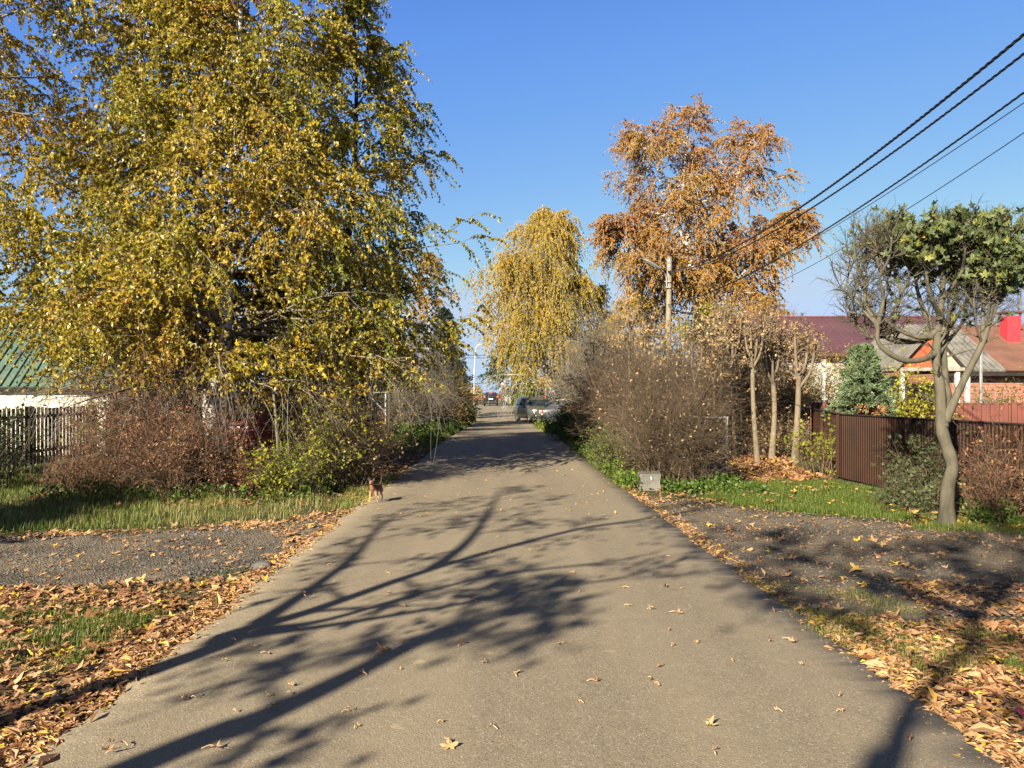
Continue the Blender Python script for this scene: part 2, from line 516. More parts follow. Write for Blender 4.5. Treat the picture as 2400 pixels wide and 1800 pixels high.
def plant(name, label, cat, base, trunks, bark, leaf=None, seed=1, group=None, twigbark=None,
          n1=30, t1=(0.3, 1), prof=None, up=(0.3, 1.1), droop1=0.05, n2=6, l2=0.45, ang2=0.75, droop2=0.1, up2=0.0,
          n3=6, l3=0.5, ang3=0.8, droop3=0.2, up3=0.0, nl=8, lsize=0.06, asp=0.75, hang=0.8, tint=(0.5, 0.2), tz=0.0,
          asym=None, rk=0.42, rt=0.0035, r2=0.010, ksides=(10, 6, 4, 3), leafy=(0.12, 1.0), broad=False, tk=0.0, wig=0.1, keep=1.0, curl=0.25, zl=None, lfilter=None, lump=0.05, parts=('trunk', 'branches', 'crown')):
    """trunks: list of (control points relative to base, r0, r1)"""
    rng = np.random.default_rng(seed)
    root = thing(name, label, cat, base, 0, group)
    tw = MB(); br = MB(); lf = MB()
    P3s = []; P3t = []
    n1_all = n1
    for tk_ in trunks:
        ctrl, r0, r1 = tk_[:3]; n1 = tk_[3] if len(tk_) > 3 else n1_all
        N0 = 22
        T = spline(ctrl, N0)[None]
        R = (r1 + (r0 - r1) * (1 - np.linspace(0, 1, N0)) ** 0.9)[None]
        flare = 1 + 0.35 * np.exp(-np.linspace(0, 1, N0) * 18)
        lm = np.convolve(rng.normal(0, 1, N0 + 2), (.3, .4, .3), 'valid'); lm[0] = 0
        if lump > .08:      # knotty pollard: denser rings
            T_ = spline(ctrl, 60)[None]; rr_ = np.interp(np.linspace(0, 1, 60), np.linspace(0, 1, N0), (R * flare)[0]); lm_ = np.convolve(rng.normal(0, 1, 62), (.25, .5, .25), 'valid')
            V, Fa = tubes(T_, (rr_ * (1 + lump * lm_))[None], ksides[0])
        else: V, Fa = tubes(T, R * flare * (1 + lump * lm), ksides[0])
        tw.add(V, Fa)
        if n1 == 0: continue
        pos, d, t, idx, r = sprout(rng, T, n1, t1[0], t1[1], 1.2, 0, R)
        u = (t - t1[0]) / (t1[1] - t1[0])
        az = np.arange(n1) * 2.39996 + rng.normal(0, 0.35, n1)
        el = up[0] + (up[1] - up[0]) * u ** 1.2 + rng.normal(0, 0.12, n1)
        d = np.stack([np.cos(az) * np.cos(el), np.sin(az) * np.cos(el), np.sin(el)], 1)
        L = np.interp(u, *prof) * rng.uniform(0.72, 1.12, n1)
        if asym is not None:
            L = L * (1 + asym[1] * np.cos(az - asym[0]))
        P1 = grow(rng, pos, d, L, 10, droop1, wig)
        R1 = taper(np.maximum(r * rk, 0.006), 0.004, 10)
        V, Fa = tubes(P1, R1, ksides[1]); br.add(V, Fa)
        pos, d, t, idx, r = sprout(rng, P1, n2, 0.18, 1.0, ang2, up2, R1)
        L2 = L[idx] * l2 * (1.15 - 0.65 * t) * rng.uniform(0.6, 1.25, len(t))
        L2 = np.maximum(L2, 0.12)
        P2 = grow(rng, pos, d, L2, 7, droop2, wig)
        R2 = taper(np.minimum(r * 0.6, r2), rt, 7)
        V, Fa = tubes(P2, R2, ksides[2]); br.add(V, Fa)
        if n3:
            pos, d, t, idx, r = sprout(rng, P2, n3, 0.1, 1.0, ang3, up3, R2)
            L3 = l3 * rng.uniform(0.45, 1.25, len(t))
            P3 = grow(rng, pos, d, L3, 6, droop3, wig)
            R3 = taper(np.minimum(r * 0.7, rt * 1.15), rt * 0.55, 6)
            V, Fa = tubes(P3, R3, ksides[3]); br.add(V, Fa)
            cl = (rng.normal(0, 1, len(P1)))[np.arange(len(P1)).repeat(n2)][idx]
        else:
            P3 = P2; cl = rng.normal(0, 1, len(P2))
        P3s.append(P3); P3t.append(cl)
    tw.build(parts[0], bark, root, True)
    if br.n: br.build(parts[1], twigbark or bark, root, True)
    if leaf is not None and nl:
        for P3, cl in zip(P3s, P3t):
            pos, d, t, idx, r = sprout(rng, P3, nl, leafy[0], leafy[1], 0.9)
            ok = rng.random(len(t)) < keep
            if zl is not None:      # thinner towards the top
                ok &= rng.random(len(t)) < np.interp(pos[:, 2], zl[0], zl[1])
            if lfilter is not None: ok &= rng.random(len(t)) < lfilter(pos)
            pos = pos[ok]; idx = idx[ok]
            if len(pos) == 0: continue
            ti = tint[0] + tint[1] * (0.55 * cl[idx] + 0.7 * rng.normal(0, 1, len(pos))) + tz * (pos[:, 2] / max(1.0, np.abs(pos[:, 2]).max()) - 0.5)
            ti = np.clip(ti, 0.02, 0.98)
            if len(pos) == 0: continue
            if broad: maple_leaves(lf, rng, pos, lsize * rng.uniform(0.6, 1.25, len(pos)), ti, flat=0, curl=curl)
            else: leaf_quads(lf, rng, pos, lsize, asp, hang, ti)
        if lf.n: lf.build(parts[2], leaf, root, False)
    return root

def shrub(name, label, base, h, r, bark, leaf=None, seed=1, group=None, stems=34, n1=9, n2=6, nl=3, lsize=0.035, asp=0.6, tint=(0.5, 0.2),
          lean=0.5, stem_r=0.010, keep=1.0, broad=False, curl=0.3, l1=0.42, l2=0.24, hang=0.2, flat=1.0, base_r=0.35, wig=0.22, rt=0.0022, leafy=(0.3, 1), zl=None, cat="shrub"):
    rng = np.random.default_rng(seed)
    root = thing(name, label, cat, base, 0, group)
    br = MB(); lf = MB()
    a = rng.uniform(0, 2 * np.pi, stems); q = np.sqrt(rng.random(stems))
    p0 = np.stack([np.cos(a) * q * r * base_r, np.sin(a) * q * r * base_r * flat, np.full(stems, -0.05)], 1)
    d = np.stack([np.cos(a) * q * lean + rng.normal(0, .1, stems), np.sin(a) * q * lean * flat + rng.normal(0, .1, stems), np.ones(stems)], 1)
    d = nrm(d * np.array([r / max(h, .1) * 1.6, r / max(h, .1) * 1.6, 1]))
    L = h * rng.uniform(0.38, 1.18, stems) * (1.08 - 0.3 * q)
    P = grow(rng, p0, d, L, 10, rng.uniform(-0.05, 0.2, stems), wig)
    R = taper(stem_r * rng.uniform(0.5, 1.25, stems), rt, 10)
    V, Fa = tubes(P, R, 5); br.add(V, Fa)
    pos, d, t, idx, rr = sprout(rng, P, n1, 0.22, 1.0, 0.7, 0.12, R)
    L1 = h * l1 * rng.uniform(0.4, 1.2, len(t)) * (1.1 - 0.6 * t)
    P1 = grow(rng, pos, d, L1, 7, 0.1, wig); R1 = taper(np.minimum(rr * .65, stem_r * .5), rt * 0.8, 7)
    V, Fa = tubes(P1, R1, 4); br.add(V, Fa)
    pos, d, t, idx1, rr = sprout(rng, P1, n2, 0.15, 1.0, 0.75, 0.05, R1)
    L2 = h * l2 * rng.uniform(0.35, 1.2, len(t))
    P2 = grow(rng, pos, d, L2, 5, 0.08, wig); R2 = taper(np.minimum(rr * .7, rt * 1.1), rt * 0.5, 5)
    V, Fa = tubes(P2, R2, 3); br.add(V, Fa)
    br.build("stems", bark, root, True)
    if leaf is not None and nl:
        pos, d, t, idx, rr = sprout(rng, P2, nl, leafy[0], leafy[1], 0.9)
        ok = rng.random(len(t)) < keep
        if zl is not None: ok &= rng.random(len(t)) < np.interp(pos[:, 2] / h, *zl)
        pos = pos[ok]; idx = idx[ok]
        cl = rng.normal(0, 1, len(P))[np.arange(len(P)).repeat(n1)][np.arange(len(P1)).repeat(n2)][idx] if len(pos) else []
        if len(pos):
            ti = np.clip(tint[0] + tint[1] * (0.5 * cl + 0.75 * rng.normal(0, 1, len(pos))), 0.02, 0.98)
            if broad: maple_leaves(lf, rng, pos, lsize * rng.uniform(0.6, 1.25, len(pos)), ti, flat=0, curl=curl)
            else: leaf_quads(lf, rng, pos, lsize, asp, hang, ti)
            lf.build("foliage", leaf, root, False)
    return root

def inside(poly, X, Y):
    poly = np.asarray(poly, float); r = np.zeros(len(X), bool)
    j = len(poly) - 1
    for i in range(len(poly)):
        xi, yi = poly[i]; xj, yj = poly[j]
        c = ((yi > Y) != (yj > Y)) & (X < (xj - xi) * (Y - yi) / (yj - yi + 1e-12) + xi)
        r ^= c; j = i
    return r

def scatter(rng, poly, n):
    poly = np.asarray(poly, float)
    lo, hi = poly.min(0), poly.max(0)
    out = np.zeros((0, 2))
    while len(out) < n:
        q = rng.uniform(lo, hi, (n * 2, 2))
        out = np.vstack([out, q[inside(poly, q[:, 0], q[:, 1])]])
    return out[:n]

def blades(mb, rng, xy, z, h, w, tint, lean=0.35):
    n = len(xy)
    h = h * rng.uniform(0.45, 1.2, n); w = w * rng.uniform(0.6, 1.3, n)
    a = rng.uniform(0, 2 * np.pi, n); d = np.stack([np.cos(a), np.sin(a), 0 * a], 1)
    s = np.stack([-np.sin(a), np.cos(a), 0 * a], 1)
    l = np.abs(rng.normal(0, lean, n))
    b = np.column_stack([xy, np.broadcast_to(z, (n,))])
    mid = b + d * (h * l * 0.35)[:, None] + np.array([0, 0, 1]) * (h * 0.55)[:, None]
    tip = b + d * (h * l * 1.1)[:, None] + np.array([0, 0, 1]) * (h * (1 - 0.25 * np.minimum(l, 1.5)))[:, None]
    W = (w / 2)[:, None]
    V = np.stack([b - s * W, b + s * W, mid + s * W * .75, mid - s * W * .75, tip], 1).reshape(-1, 3)
    k = np.arange(n)[:, None] * 5
    t5 = np.repeat(np.broadcast_to(tint, (n,)), 5)
    n0 = mb.n
    mb.add(V, k + np.array([[0, 1, 2, 3]]), 0, t5)
    mb.L.append((k + np.array([[3, 2, 4]]) + n0).ravel()); mb.S.append(np.full(n, 3)); mb.M.append(np.zeros(n, int))
# ------------------------------------------------------------------ setting
RNG = np.random.default_rng(7)
def road_edges(Y):
    """left and right edge of the asphalt"""
    w = 0.10 * np.sin(Y * 0.45) + 0.05 * np.sin(Y * 1.3 + 1) + 0.07 * np.sin(Y * 3.7) + .05 * np.sin(Y * 7.9 + 2)
    l = np.interp(Y, [-30, 3.3, 36, 60, 100], [-2.05, -2.12, -2.28, -2.75, -4.6]) + 0.25 * w
    r = np.interp(Y, [-30, 3.3, 11, 20, 36, 60, 100], [2.2, 2.08, 1.92, 1.72, 1.62, 1.25, 0.4]) + 0.25 * w
    return l, r

xs = np.unique(np.concatenate([np.linspace(-900, -40, 16), np.linspace(-40, -9, 28), np.linspace(-9, 9, 100), np.linspace(9, 40, 28), np.linspace(40, 900, 16)]))
ys = np.unique(np.concatenate([np.linspace(-400, -20, 10), np.linspace(-20, 1.5, 20), np.linspace(1.5, 18, 130), np.linspace(18, 110, 80), np.linspace(110, 2500, 24)]))
X, Y = np.meshgrid(xs, ys)
Lr, Rr = road_edges(Y)
side = np.maximum(np.maximum(Lr - X, X - Rr), 0)
near = (np.abs(X) < 12) & (Y < 40) & (Y > 0)
Z = gz(Y) - 0.035 + near * RNG.uniform(-0.012, 0.009, X.shape) 
ny, nx = X.shape
i = np.arange(ny - 1)[:, None]; j = np.arange(nx - 1)[None]
fc = np.stack([i * nx + j, i * nx + j + 1, (i + 1) * nx + j + 1, (i + 1) * nx + j], -1).reshape(-1, 4)
MAT_GROUND = m_ground(); MAT_ROAD = m_asphalt(); MAT_GRAVEL = m_gravel()
structure(MB().add(np.stack([X, Y, Z], -1).reshape(-1, 3), fc).build("ground", MAT_GROUND, None, True))

ys = np.concatenate([np.arange(-30, 1, 1.0), np.arange(1, 16, 0.06), np.arange(16, 101, 0.5)])
l, r = road_edges(ys)
rg = np.random.default_rng(3)
jl = rg.normal(0, 0.016, len(ys)); jr = rg.normal(0, 0.016, len(ys))
u = np.linspace(0, 1, 15)
X = (l + jl)[:, None] * (1 - u) + (r + jr)[:, None] * u
Yg = np.repeat(ys[:, None], 15, 1)
Zr = gz(Yg) + 0.015 * (1 - (2 * u - 1) ** 2)
Zr[:, 0] -= 0.0; ny, nx = X.shape
top = np.stack([X, Yg, Zr], -1)
sk_l = top[:, :1] + np.array([-0.03, 0, -0.06]); sk_r = top[:, -1:] + np.array([0.03, 0, -0.06])
top = np.concatenate([sk_l, top, sk_r], 1); nx += 2
i = np.arange(ny - 1)[:, None]; j = np.arange(nx - 1)[None]
fc = np.stack([i * nx + j, i * nx + j + 1, (i + 1) * nx + j + 1, (i + 1) * nx + j], -1).reshape(-1, 4)
structure(MB().add(top.reshape(-1, 3), fc).build("road", MAT_ROAD, None, True))
# the crossing road behind the barrier
mb = MB()
xs2 = np.linspace(-60, 60, 40)
V = np.array([[(x, 101 + 0 * x, gz(101) - 0.02), (x, 107, gz(107) - 0.02)] for x in xs2]).reshape(-1, 3)
mb.add(V, [(2 * k, 2 * k + 2, 2 * k + 3, 2 * k + 1) for k in range(39)])
structure(mb.build("cross_road", MAT_ROAD))

def sheet(name, poly, z, mat, res=0.12, bumpy=0.007, seed=1):
    """flat irregular sheet (driveway): a grid clipped to a ground polygon, ragged edge"""
    rg = np.random.default_rng(seed)
    poly = np.asarray(poly, float); lo = poly.min(0); hi = poly.max(0)
    gx = np.arange(lo[0], hi[0], res); gy = np.arange(lo[1], hi[1], res)
    X, Y = np.meshgrid(gx, gy)
    keep = inside(poly, (X + res / 2 + rg.normal(0, res * .6, X.shape)).ravel(), (Y + res / 2 + rg.normal(0, res * .6, X.shape)).ravel()).reshape(X.shape)[:-1, :-1]
    Z = gz(Y) + z + rg.uniform(-bumpy, bumpy, X.shape)
    ny, nx = X.shape
    i, j = np.nonzero(keep)
    f = np.stack([i * nx + j, i * nx + j + 1, (i + 1) * nx + j + 1, (i + 1) * nx + j], -1)
    used, inv, cnt = np.unique(f, return_inverse=True, return_counts=True)
    Zf = Z.ravel(); Zf[used[cnt < 4]] -= 0.03; Z = Zf.reshape(Z.shape)
    V = np.stack([X, Y, Z], -1).reshape(-1, 3)[used]
    return structure(MB().add(V, inv.reshape(f.shape)).build(name, mat, None, True))

sheet("gravel_drive", [(-14, 6.3), (-4.2, 6.25), (-2.9, 6.6), (-2.15, 7.5), (-2.1, 10.2), (-3.0, 9.6), (-4.4, 8.9), (-7, 8.2), (-14, 7.9)], -0.012, MAT_GRAVEL, 0.10, 0.006, 2)
sheet("gravel_path", [(1.95, 5.9), (2.6, 5.3), (4.2, 5.6), (14, 5.0), (14, 8.2), (6.2, 8.6), (4.6, 9.7), (3.4, 10.6), (2.4, 11.8), (1.95, 12.2)], -0.012, MAT_GRAVEL, 0.10, 0.006, 3)

# ------------------------------------------------------------------ materials for built things
M_WHITEWALL = surf("white_wall", (0.72, 0.68, 0.58), (0.55, 0.52, 0.45), 2.2, 0.85, bmp=0.3, bscale=30)
M_GREYWALL = surf("limewashed_wall", (0.46, 0.44, 0.42), (0.30, 0.285, 0.27), 1.6, 0.9, bmp=0.4, bscale=24)
M_GREENROOF = surf("green_sheet_roof", (0.105, 0.165, 0.125), (0.078, 0.135, 0.103), 1.5, 0.42, 0.0, 0.05, 20, spec=0.5)
M_BROWNROOF = surf("brown_roof", (0.10, 0.045, 0.032), (0.055, 0.03, 0.024), 4, 0.6)
M_SIDING = surf("grey_siding", (0.15, 0.115, 0.085), (0.085, 0.066, 0.05), 2.5, 0.85, bmp=0.5, bscale=22, stretch=(1, 1, 5))
M_DARKWOOD = surf("dark_wood", (0.022, 0.015, 0.012), (0.010, 0.007, 0.006), 7, 0.8, bmp=0.5, stretch=(1, 1, 0.3))
M_GREYWOOD = surf("grey_wood", (0.30, 0.27, 0.23), (0.16, 0.14, 0.12), 7, 0.85, bmp=0.5, stretch=(1, 1, 0.25))
M_PALEWOOD = surf("pale_wood", (0.42, 0.36, 0.28), (0.26, 0.22, 0.17), 6, 0.8, bmp=0.4, stretch=(6, 1, 0.25))
M_ORANGEWOOD = surf("orange_wood", (0.34, 0.085, 0.03), (0.22, 0.06, 0.025), 6, 0.75, bmp=0.4, stretch=(6, 1, 0.25))
M_WHITEPAINT = surf("white_paint", (0.55, 0.54, 0.51), (0.40, 0.39, 0.36), 9, 0.55)
M_SLATE = surf("slate_roof", (0.17, 0.16, 0.145), (0.085, 0.08, 0.072), 2.6, 0.9, bmp=0.5, bscale=26)
M_RUST = surf("rusty_roof", (0.16, 0.075, 0.05), (0.10, 0.05, 0.036), 2.0, 0.8, bmp=0.3)
M_CHIM = surf("red_chimney_paint", (0.42, 0.03, 0.045), (0.33, 0.025, 0.036), 5, 0.7)
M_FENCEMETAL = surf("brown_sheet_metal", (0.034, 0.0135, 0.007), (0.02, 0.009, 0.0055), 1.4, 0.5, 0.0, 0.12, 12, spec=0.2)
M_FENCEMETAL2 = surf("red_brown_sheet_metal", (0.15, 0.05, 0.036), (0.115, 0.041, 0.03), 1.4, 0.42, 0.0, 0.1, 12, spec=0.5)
M_CONCRETE = surf("concrete", (0.14, 0.133, 0.115), (0.085, 0.08, 0.07), 5, 0.9, bmp=0.5, bscale=60)
M_GALV = surf("galvanised_metal", (0.42, 0.43, 0.43), (0.32, 0.33, 0.33), 8, 0.45, 0.6, 0.1)
M_GREYPANEL = surf("grey_panel", (0.16, 0.165, 0.17), (0.11, 0.115, 0.12), 3, 0.6)
M_BLUEPANEL = surf("blue_grey_panel", (0.085, 0.10, 0.115), (0.06, 0.07, 0.085), 3, 0.6)
M_OLIVE = surf("olive_fence", (0.06, 0.055, 0.03), (0.04, 0.037, 0.022), 3, 0.7)
M_BLACK = plain("black_rubber", (0.02, 0.02, 0.021), 0.6)
M_GLASSDARK = plain("dark_window", (0.02, 0.025, 0.03), 0.08, spec=0.8)
M_REDWHITE = plain("red_paint", (0.45, 0.03, 0.03), 0.5)
M_WOODPOLE = m_bark("weathered_pole_wood", (0.24, 0.205, 0.145), (0.13, 0.108, 0.075), 10)
M_CYAN = plain("faded_cyan_paint", (0.28, 0.50, 0.46), 0.8)

def m_tile():
    m, t, b = nt("burgundy_tile")
    v = coords(t)
    sx = t.nodes.new("ShaderNodeSeparateXYZ"); t.links.new(v, sx.inputs[0])
    wx = math_(t, 'SINE', math_(t, 'MULTIPLY', sx.outputs[0], 2 * math.pi / 0.23))
    wz = math_(t, 'FRACT', math_(t, 'MULTIPLY', sx.outputs[2], 1 / 0.16))
    c = ramp(t, noise(t, v, 1.2, 4), [(0.3, (0.075, 0.034, 0.04)), (0.7, (0.10, 0.047, 0.053))])
    t.links.new(c, b.inputs["Base Color"]); b.inputs["Roughness"].default_value = 0.42
    bump(t, b, math_(t, 'ADD', math_(t, 'MULTIPLY', wx, 0.3), wz), 0.45, 0.02)
    return m
M_TILE = m_tile()

def m_brick():
    m, t, b = nt("red_brick")
    br = t.nodes.new("ShaderNodeTexBrick")
    tc = t.nodes.new("ShaderNodeTexCoord"); sx = t.nodes.new("ShaderNodeSeparateXYZ"); cx = t.nodes.new("ShaderNodeCombineXYZ")
    t.links.new(tc.outputs["Object"], sx.inputs[0])
    t.links.new(math_(t, 'ADD', sx.outputs[0], sx.outputs[1]), cx.inputs[0]); t.links.new(sx.outputs[2], cx.inputs[1])
    t.links.new(cx.outputs[0], br.inputs["Vector"])
    br.inputs["Scale"].default_value = 1.0; br.inputs["Brick Width"].default_value = 0.27; br.inputs["Row Height"].default_value = 0.085
    br.inputs["Mortar Size"].default_value = 0.008
    br.inputs["Color1"].default_value = (0.34, 0.10, 0.055, 1); br.inputs["Color2"].default_value = (0.20, 0.065, 0.04, 1); br.inputs["Mortar"].default_value = (0.33, 0.27, 0.22, 1)
    c = mixc(t, 0.35, br.outputs[0], ramp(t, noise(t, coords(t), 3, 5), [(0.3, (0.13, 0.05, 0.035)), (0.7, (0.42, 0.19, 0.13))]))
    t.links.new(c, b.inputs["Base Color"]); b.inputs["Roughness"].default_value = 0.9
    bump(t, b, br.outputs[1], -0.5, 0.01)
    return m
M_BRICK = m_brick()

def roof_sheet(name, mat, parent, e0, e1, r1, r0, th=0.05, rib=0.0, ribh=0.03, step=0.25):
    """roof slope from eave e0-e1 up to ridge r0-r1, with raised ribs running up the slope"""
    mb = MB(); e0, e1, r0, r1 = [np.asarray(v, float) for v in (e0, e1, r0, r1)]
    mb.slab(e0, e1, r1, r0, th)
    n = np.cross(e1 - e0, r0 - e0); n /= np.linalg.norm(n)
    if rib:
        ln = np.linalg.norm(e1 - e0); k = int(ln / step)
        for q in range(k + 1):
            f = (q + 0.3) / (k + 0.6); a = e0 * (1 - f) + e1 * f; b = r0 * (1 - f) + r1 * f
            w = (e1 - e0) / ln * rib / 2
            mb.slab(a - w + n * ribh, a + w + n * ribh, b + w + n * ribh, b - w + n * ribh, ribh - 0.003)
    return mb.build(name, mat, parent)

# ---------- left: green-roofed house
def green_house():
    root = thing("house", "low white house with a sloping green sheet-metal roof behind the dark picket fence", "house", (-10.55, 20, 0), math.radians(15.5))
    # local: x to the right (gable side at x=0), y away from the road end
    Ln, D, ez, rz_ = 9.5, 6.2, 1.80, 3.62
    wl = MB()
    wl.box((-Ln / 2, 0.1, ez / 2), (Ln, 0.2, ez)); wl.box((-Ln / 2, D - 0.1, ez / 2), (Ln, 0.2, ez)); wl.box((-Ln + 0.1, D / 2, ez / 2), (0.2, D - 0.4, ez))
    wl.build("wall", M_WHITEWALL, root)
    g = MB()
    prof = [(0, 0.0), (D, 0.0), (D, ez), (D / 2, rz_ - 0.06), (0, ez)]
    V = [(-0.02, y, z) for y, z in prof] + [(-0.2, y, z) for y, z in prof]
    g.poly(np.array([(x, np.clip(y, 0.205, D - .205), z) for x, y, z in V]), [(0, 1, 2, 3, 4), (9, 8, 7, 6, 5)] + [(i, 5 + i, 5 + (i + 1) % 5, (i + 1) % 5) for i in range(5)])
    for k in range(19):      # horizontal boards
        z = 0.1 + k * 0.18
        hw = D / 2 - 0.25 if z < ez else (D / 2) * (rz_ - z) / (rz_ - ez) - 0.12
        if hw > 0.2: g.box((-0.012, D / 2, z), (0.025, hw * 2, 0.165))
    g.build("gable_wall", M_SIDING, root)
    d = MB(); d.box((0.012, 2.2, 0.62), (0.06, 2.3, 1.25)); d.build("garage_opening", M_BLACK, root)
    c = MB(); c.box((0.03, 0.06, ez / 2), (0.10, 0.12, ez + 0.0)); c.build("corner_board", M_WHITEPAINT, root)
    roof_sheet("roof", M_GREENROOF, root, (-Ln - .3, -0.16, ez - .05), (0.25, -0.16, ez - .05), (0.25, D / 2, rz_), (-Ln - .3, D / 2, rz_), 0.04, 0.05, 0.035, 0.20)
    roof_sheet("roof", M_GREENROOF, root, (0.25, D + .3, ez - .11), (-Ln - .3, D + .3, ez - .11), (-Ln - .3, D / 2 + .004, rz_), (0.25, D / 2 + .004, rz_), 0.04, 0.05, 0.035, 0.20)
    f = MB(); f.box((-Ln / 2, -0.15, ez - .11), (Ln + .5, 0.03, 0.07)); f.build("fascia", M_DARKWOOD, root)
green_house()

def brown_house():
    root = thing("house", "house showing only its brown ribbed roof ridge above the green roof", "house", (-21, 30, 0), math.radians(6))
    w = MB(); w.box((0, 0, 1.5), (11, 6, 3.0)); w.build("wall", M_WHITEWALL, root)
    roof_sheet("roof", M_BROWNROOF, root, (-5.7, -3.4, 2.9), (5.7, -3.4, 2.9), (5.7, 0, 4.75), (-5.7, 0, 4.75), 0.05, 0.06, 0.04, 0.3)
    roof_sheet("roof", M_BROWNROOF, root, (5.7, 3.4, 2.9), (-5.7, 3.4, 2.9), (-5.7, 0.004, 4.75), (5.7, 0.004, 4.75), 0.05, 0.06, 0.04, 0.3)
    g = MB()
    for x in (-5.495, 5.495):
        g = MB(); g.poly(np.array([(x, -2.99, 3.0), (x, 2.99, 3.0), (x, 0, 4.66), (x * 0.98, -2.99, 3.0), (x * .98, 2.99, 3.0), (x * .98, 0, 4.66)]), [(0, 1, 2), (5, 4, 3)]); g.build("gable_wall", M_SIDING, root)
brown_house()

def slate_shed():
    root = thing("shed", "grey slate-roofed shed glimpsed behind the birch trunks", "shed", (-14.2, 33, 0), math.radians(10))
    w = MB(); w.box((0, 0, 1.2), (4.4, 4, 2.4)); w.build("wall", M_SIDING, root)
    roof_sheet("roof", M_SLATE, root, (-2.5, -2.3, 2.25), (2.5, -2.3, 2.25), (2.5, 0.8, 4.1), (-2.5, .8, 4.1), 0.05, 0.07, 0.03, 0.18)
    roof_sheet("roof", M_SLATE, root, (2.5, 2.3, 2.25), (-2.5, 2.3, 2.25), (-2.5, .804, 4.1), (2.5, .804, 4.1), 0.05, 0.07, 0.03, 0.18)
slate_shed()

# ---------- left picket fence, running away along the yard
def picket_fence():
    a = np.array([-10.05, 13.6]); b = np.array([-10.62, 19.8])
    root = thing("picket_fence", "dark brown picket fence in front of the white house wall", "fence", (a[0], a[1], 0))
    d = b - a; ln = np.linalg.norm(d); d /= ln; rz = math.atan2(d[1], d[0])
    rg = np.random.default_rng(4)
    pk = MB()
    k = int(ln / 0.165)
    for i in range(k):
        p = d * (i + .5) * 0.165
        h = 1.27 + rg.normal(0, 0.012)
        w = 0.10 + rg.normal(0, .006)
        pk.box((p[0], p[1], h / 2 + 0.02), (w, 0.022, h - .04), rz + rg.normal(0, 0.03), 0, 0.003)
    pk.build("pickets", M_DARKWOOD, root)
    off = np.array([-d[1], d[0]]) * 0.035
    for z in (0.32, 1.08):
        c = d * ln / 2 + off
        m = MB(); m.box((c[0], c[1], z), (ln, 0.04, 0.07), rz); m.build("rail", M_DARKWOOD, root)
    for f in (0.02, 0.5, 0.97):
        c = d * ln * f + off * 3.2
        m = MB(); m.box((c[0], c[1], 0.64), (0.12, 0.12, 1.32), rz, 0, 0.006); m.build("post", M_DARKWOOD, root)
picket_fence()

# ---------- pale gate frame on the left
def gate_frame():
    Y = 28.0
    pl = at(821, 1014, Y); pr = at(904, 1018, Y); pl[2] = pr[2] = gz(Y) - .04
    root = thing("gate_frame", "two pale metal gate posts with angled braces beside grey bushes", "gate", pl)
    hz = at(0, 918, Y)[2] - pl[2]
    for x, s in ((0.2, 1), (pr[0] - pl[0], -1)):
        m = MB(); m.tube([(x - (0.2 if s == 1 else 0), 0, 0), (x, 0, hz)], 0.035, 6); m.build("post", M_GALV, root)
        m = MB(); m.tube([(x, 0.0, hz - .03), (x + s * 0.75, 0, hz - .03)], 0.028, 6); m.tube([(x + s * .7, 0.0, hz - .04), (x, 0, hz - 0.75)], 0.025, 6); m.build("brace", M_GALV, root)
    m = MB(); m.tube([(0.05, 0.03, 0.35), (pr[0] - pl[0], 0.03, 0.35)], 0.02, 6); m.build("lower_bar", M_GALV, root)
gate_frame()

# ---------- corrugated fences on the right
def corrugated(name, label, pts, mat, z1, step=0.115, depth=0.022, cap=True, posts=(), flat=()):
    """pts: list of (x, y) ground points; a sheet with trapezoid ribs"""
    root = thing(name, label, "fence", (pts[0][0], pts[0][1], 0))
    o = np.array(pts[0], float)
    for (p, q) in zip(pts[:-1], pts[1:]):
        p = np.array(p, float) - o; q = np.array(q, float) - o
        d = q - p; ln = np.linalg.norm(d); d /= ln; n = np.array([-d[1], d[0]])
        s = [0]; off = [0.0]
        x = 0
        while x < ln - step:
            for f, h in ((0.18, 0), (0.30, 1), (0.70, 1), (0.82, 0)):
                s.append(x + f * step); off.append(h * depth)
            x += step
        s.append(ln); off.append(0)
        s = np.array(s); off = np.array(off)
        base = p + d * s[:, None] + n * off[:, None]
        K = len(s)
        V = np.concatenate([np.column_stack([base, np.full(K, 0.0)]), np.column_stack([base, np.full(K, z1)]), np.column_stack([base + n * .006, np.full(K, z1)]), np.column_stack([base + n * .006, np.full(K, 0.0)])])
        i = np.arange(K - 1)
        f = np.concatenate([np.stack([i + a * K, i + 1 + a * K, i + 1 + b * K, i + b * K], 1) for a, b in ((0, 1), (1, 2), (2, 3))])
        MB().add(V, f).build("sheet_panel", mat, root)
        if cap:
            c = p + d * ln / 2
            m = MB(); m.box((c[0] + n[0] * .012, c[1] + n[1] * .012, z1 + 0.006), (ln, 0.05, 0.02), math.atan2(d[1], d[0])); m.build("top_rail", M_DARKWOOD if cap == 2 else mat, root)
        for fr in posts:
            c = p + d * ln * fr + n * 0.06
            m = MB(); m.box((c[0], c[1], z1 / 2), (0.06, 0.06, z1 - .02), math.atan2(d[1], d[0])); m.build("post", mat, root)
    return root
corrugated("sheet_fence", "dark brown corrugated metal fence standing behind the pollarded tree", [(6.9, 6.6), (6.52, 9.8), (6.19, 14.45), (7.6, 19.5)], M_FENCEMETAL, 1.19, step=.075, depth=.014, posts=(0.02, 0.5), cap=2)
corrugated("sheet_fence", "sunlit red-brown corrugated fence further back below the brick house", [(19, 17.4), (7.6, 19.6)], M_FENCEMETAL2, 1.33, step=0.2, depth=0.03, posts=(0.2, 0.4, 0.6, 0.8, 0.98))

